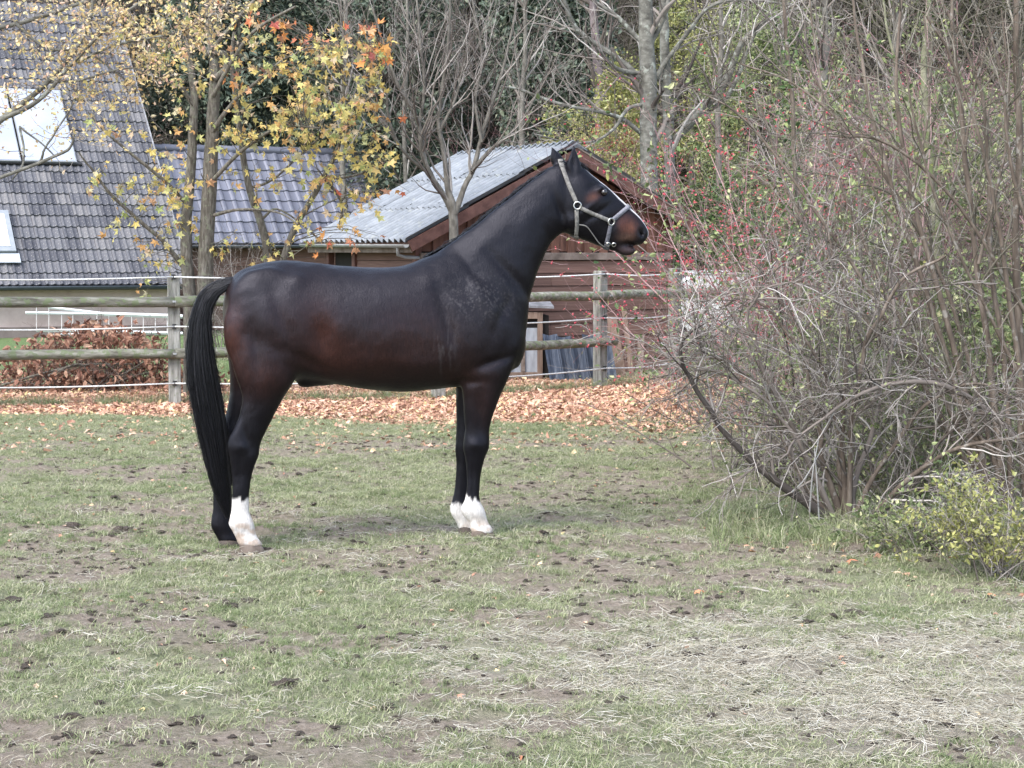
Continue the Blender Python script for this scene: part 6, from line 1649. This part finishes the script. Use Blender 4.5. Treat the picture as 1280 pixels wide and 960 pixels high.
x = np.concatenate([rng.uniform(-7, 5, 500), rng.uniform(-7, -1, 700)]); y = np.concatenate([rng.normal(0, .15, 500) + 22.4 + .35 * rng.random(500), rng.uniform(25, 36, 700)]); y[:500] = np.interp(x[:500], [p[0] for p in posts], [p[1] for p in posts]) + rng.normal(.1, .15, 500)
ground_scatter('fence_line_grass', 'rough grass along the foot of the fence and the lawn behind', 'grass', x, y, np.ones(len(x), bool), C_tall, (.5, 1.2), 5, .15)
# leaf litter
C_lit = proto_coll('fallen_leaf', [mk_mesh('fallen_leaf', v * [1, 1, 1.6] + [0, 0, .05], f, [m_litter]) for v, f in STARS] + [mk_mesh('fallen_leaf', v * [1, .9, 1.4], f, [m_litter]) for v, f in OVALS[:3]])
x = rng.uniform(-7.5, 4.5, 150000); y = rng.uniform(16.5, 26.5, 150000); L = litter_mask(x, y)
edge = .045 * sstep(14, 19, y) * (1 - sstep(3.2, 4.2, x))
ground_scatter('leaf_litter', 'carpet of orange brown fallen leaves along the fence', 'leaf litter', x, y, rng.random(len(x)) < np.maximum(L * 1.0, edge * .7), C_lit, (.045, .095), 9, .6, .012)
x, y = view_pts(900, 7, 16); ground_scatter('sparse_leaves', 'sparse small pale leaves sprinkled across the paddock', 'leaf litter', x, y, rng.random(900) < .5, C_lit, (.025, .05), 9, .4, .006)
x = rng.normal(2.5, .6, 260); y = 11.6 + rng.normal(0, .5, 260) - .5 * (x - 2.2); ground_scatter('thicket_leaves', 'brown and orange leaves lying under the thicket edge', 'leaf litter', x, y, (y > 10) & (x > 1.4), C_lit, (.05, .10), 9, .4, .01)
# individual leaves one can point at
leafm = [mk_mesh('fallen_leaf', (v * [1, 1, 1.8] + [0, 0, .06]), f, [MAT('single_fallen_leaf', [(0, (.42, .16, .09)), (.4, (.52, .28, .14)), (.7, (.60, .42, .24)), (1, (.62, .50, .36))], src='object', scale=30, rough=.7, jitter=.1)]) for v, f in STARS[:4]]
def single(name, me, u, v, s, label, cat, group=None, tilt=.3, dz=.008):
    p = GP(u, v); o = bpy.data.objects.new(name, me); link(o); o.location = p + [0, 0, dz]; o.rotation_euler = (rng.normal() * tilt, rng.normal() * tilt, rng.uniform(0, 6.28)); o.scale = (s, s, s)
    o['label'] = label; o['category'] = cat
    if group: o['group'] = group
    return o
GL = 'single fallen leaves on the paddock'
for u, v, s, lab in [(337, 725, .11, 'orange leaf lying below the near hind hoof'), (405, 742, .08, 'small orange leaf right of the one below the hind hoof'), (317, 706, .07, 'pinkish leaf touching the ground before the near hind hoof'), (876, 741, .10, 'rust leaf left of the pale stick'),
        (1006, 698, .13, 'large orange leaf in front of the bramble base'), (937, 690, .09, 'orange brown leaf left of the large leaf by the bramble'), (1063, 702, .11, 'red orange leaf directly below the bramble base'), (1240, 745, .10, 'orange leaf under the yellow leaved shrub'),
        (812, 712, .06, 'small pale leaf right of the front hooves'), (121, 802, .07, 'pale leaf in the left foreground'), (852, 665, .06, 'pale yellow leaf right of the horse'), (645, 948, .09, 'rust brown leaf at the bottom edge'), (1004, 782, .07, 'pale leaf on the straw patch')]:
    single('fallen_leaf', leafm[rng.integers(4)], u, v, s, lab, 'leaf', GL)
# churned clods
m_clod = MAT('dark_soil_clod', [(0.25, (.03, .022, .017)), (.5, (.085, .066, .052)), (.8, (.20, .165, .135))], scale=30, rough=.95, bump=1.0, bscale=90, bdist=.01)
def clod(seed):
    r = np.random.default_rng(seed); bm = bmesh.new(); bmesh.ops.create_icosphere(bm, subdivisions=3, radius=.5)
    for v in bm.verts:
        c = v.co; n = mnoise.fractal(Vector((c.x * 2.4 + seed * 7, c.y * 2.4, c.z * 2.4)), 1, 2, 4)
        v.co = c * (1 + .75 * n); v.co.z = max(v.co.z * .42, -.06)
    V = np.array([v.co[:] for v in bm.verts]); F = np.array([[q.index for q in f.verts] for f in bm.faces]); bm.free()
    return mk_mesh('soil_clod', V, F, [m_clod])
CL = [clod(i) for i in range(5)]
GC = 'dark clods of churned soil in the grass'
for u, v, s, lab in [(357, 857, .13, 'dark clod in the left half of the foreground'), (1068, 766, .10, 'dark clod below the pale stick at the right'), (1022, 872, .10, 'crumbly dark clod on the straw patch'), (948, 868, .07, 'smaller clod left of the crumbly one on the straw'), (95, 578 + 80, .12, 'clod in the grass left of the hind hooves'),
        (151, 664, .13, 'brown dung clod left of the hind hooves'), (120, 668, .09, 'flat clod beside the brown dung clod'), (8, 753, .11, 'clod at the left edge'), (62, 771, .09, 'clod near the left edge below the middle'), (453, 682, .11, 'brown clod between front and hind hooves'), (310, 752, .10, 'clod below the hind hooves'), (90, 897, .09, 'clod in the lower left corner'),
        (245, 900, .07, 'small clod at the bottom left of centre'), (484, 884, .08, 'clod at the bottom centre'), (735, 685, .09, 'clod right of the front hooves'), (1040, 835, .07, 'flat dark crumb on the straw'), (285, 757, .08, 'flat clod left of the one below the hooves'), (400, 838, .06, 'small dark crumb above the foreground clod'), (93, 602, .08, 'clod at the left below the fence'), (555, 960 - 150, .07, 'small clod in the middle foreground')]:
    single('soil_clod', CL[rng.integers(5)], u, v, s, lab, 'clod', GC, .1, -.002)
C_clod = proto_coll('soil_crumb', CL)
x, y = view_pts(22000, 6, 19); ground_scatter('soil_crumbs', 'small dark crumbs of trodden soil all over the paddock', 'soil', x, y, rng.random(22000) < soil_mask(x, y) * .36 + .04, C_clod, (.010, .050), 5, .1, -.001)
# sticks
m_stick = MAT('pale_dry_stick', [(0.2, (.20, .18, .155)), (.8, (.38, .35, .31))], scale=20, rough=.85)
for (u0, v0, u1, v1, r, lab) in [(914, 735, 968, 740, .010, 'pale stick lying on the grass right of the horse'), (1085, 815, 1115, 812, .006, 'thin straw coloured stick on the straw patch'), (250, 848, 290, 856, .005, 'thin pale stick in the left foreground'), (905, 908, 1050, 898, .004, 'long thin dry stem on the lower straw patch'), (985, 790, 1030, 776, .004, 'thin dry stem above the straw patch')]:
    A, B = GP(u0, v0), GP(u1, v1); P = cr(np.array([A, (A + B) / 2 + [0, .012, 0], B]), 8); P[:, 2] = prints(P[:, 0], P[:, 1], gz(P[:, 0], P[:, 1])) * .5 + P[:, 2] * .5 + r * .4
    obj('stick', *tubes(P, np.linspace(r, r * .5, 8), 6), m_stick, None, label=lab, cat='stick', group='dry sticks on the paddock')
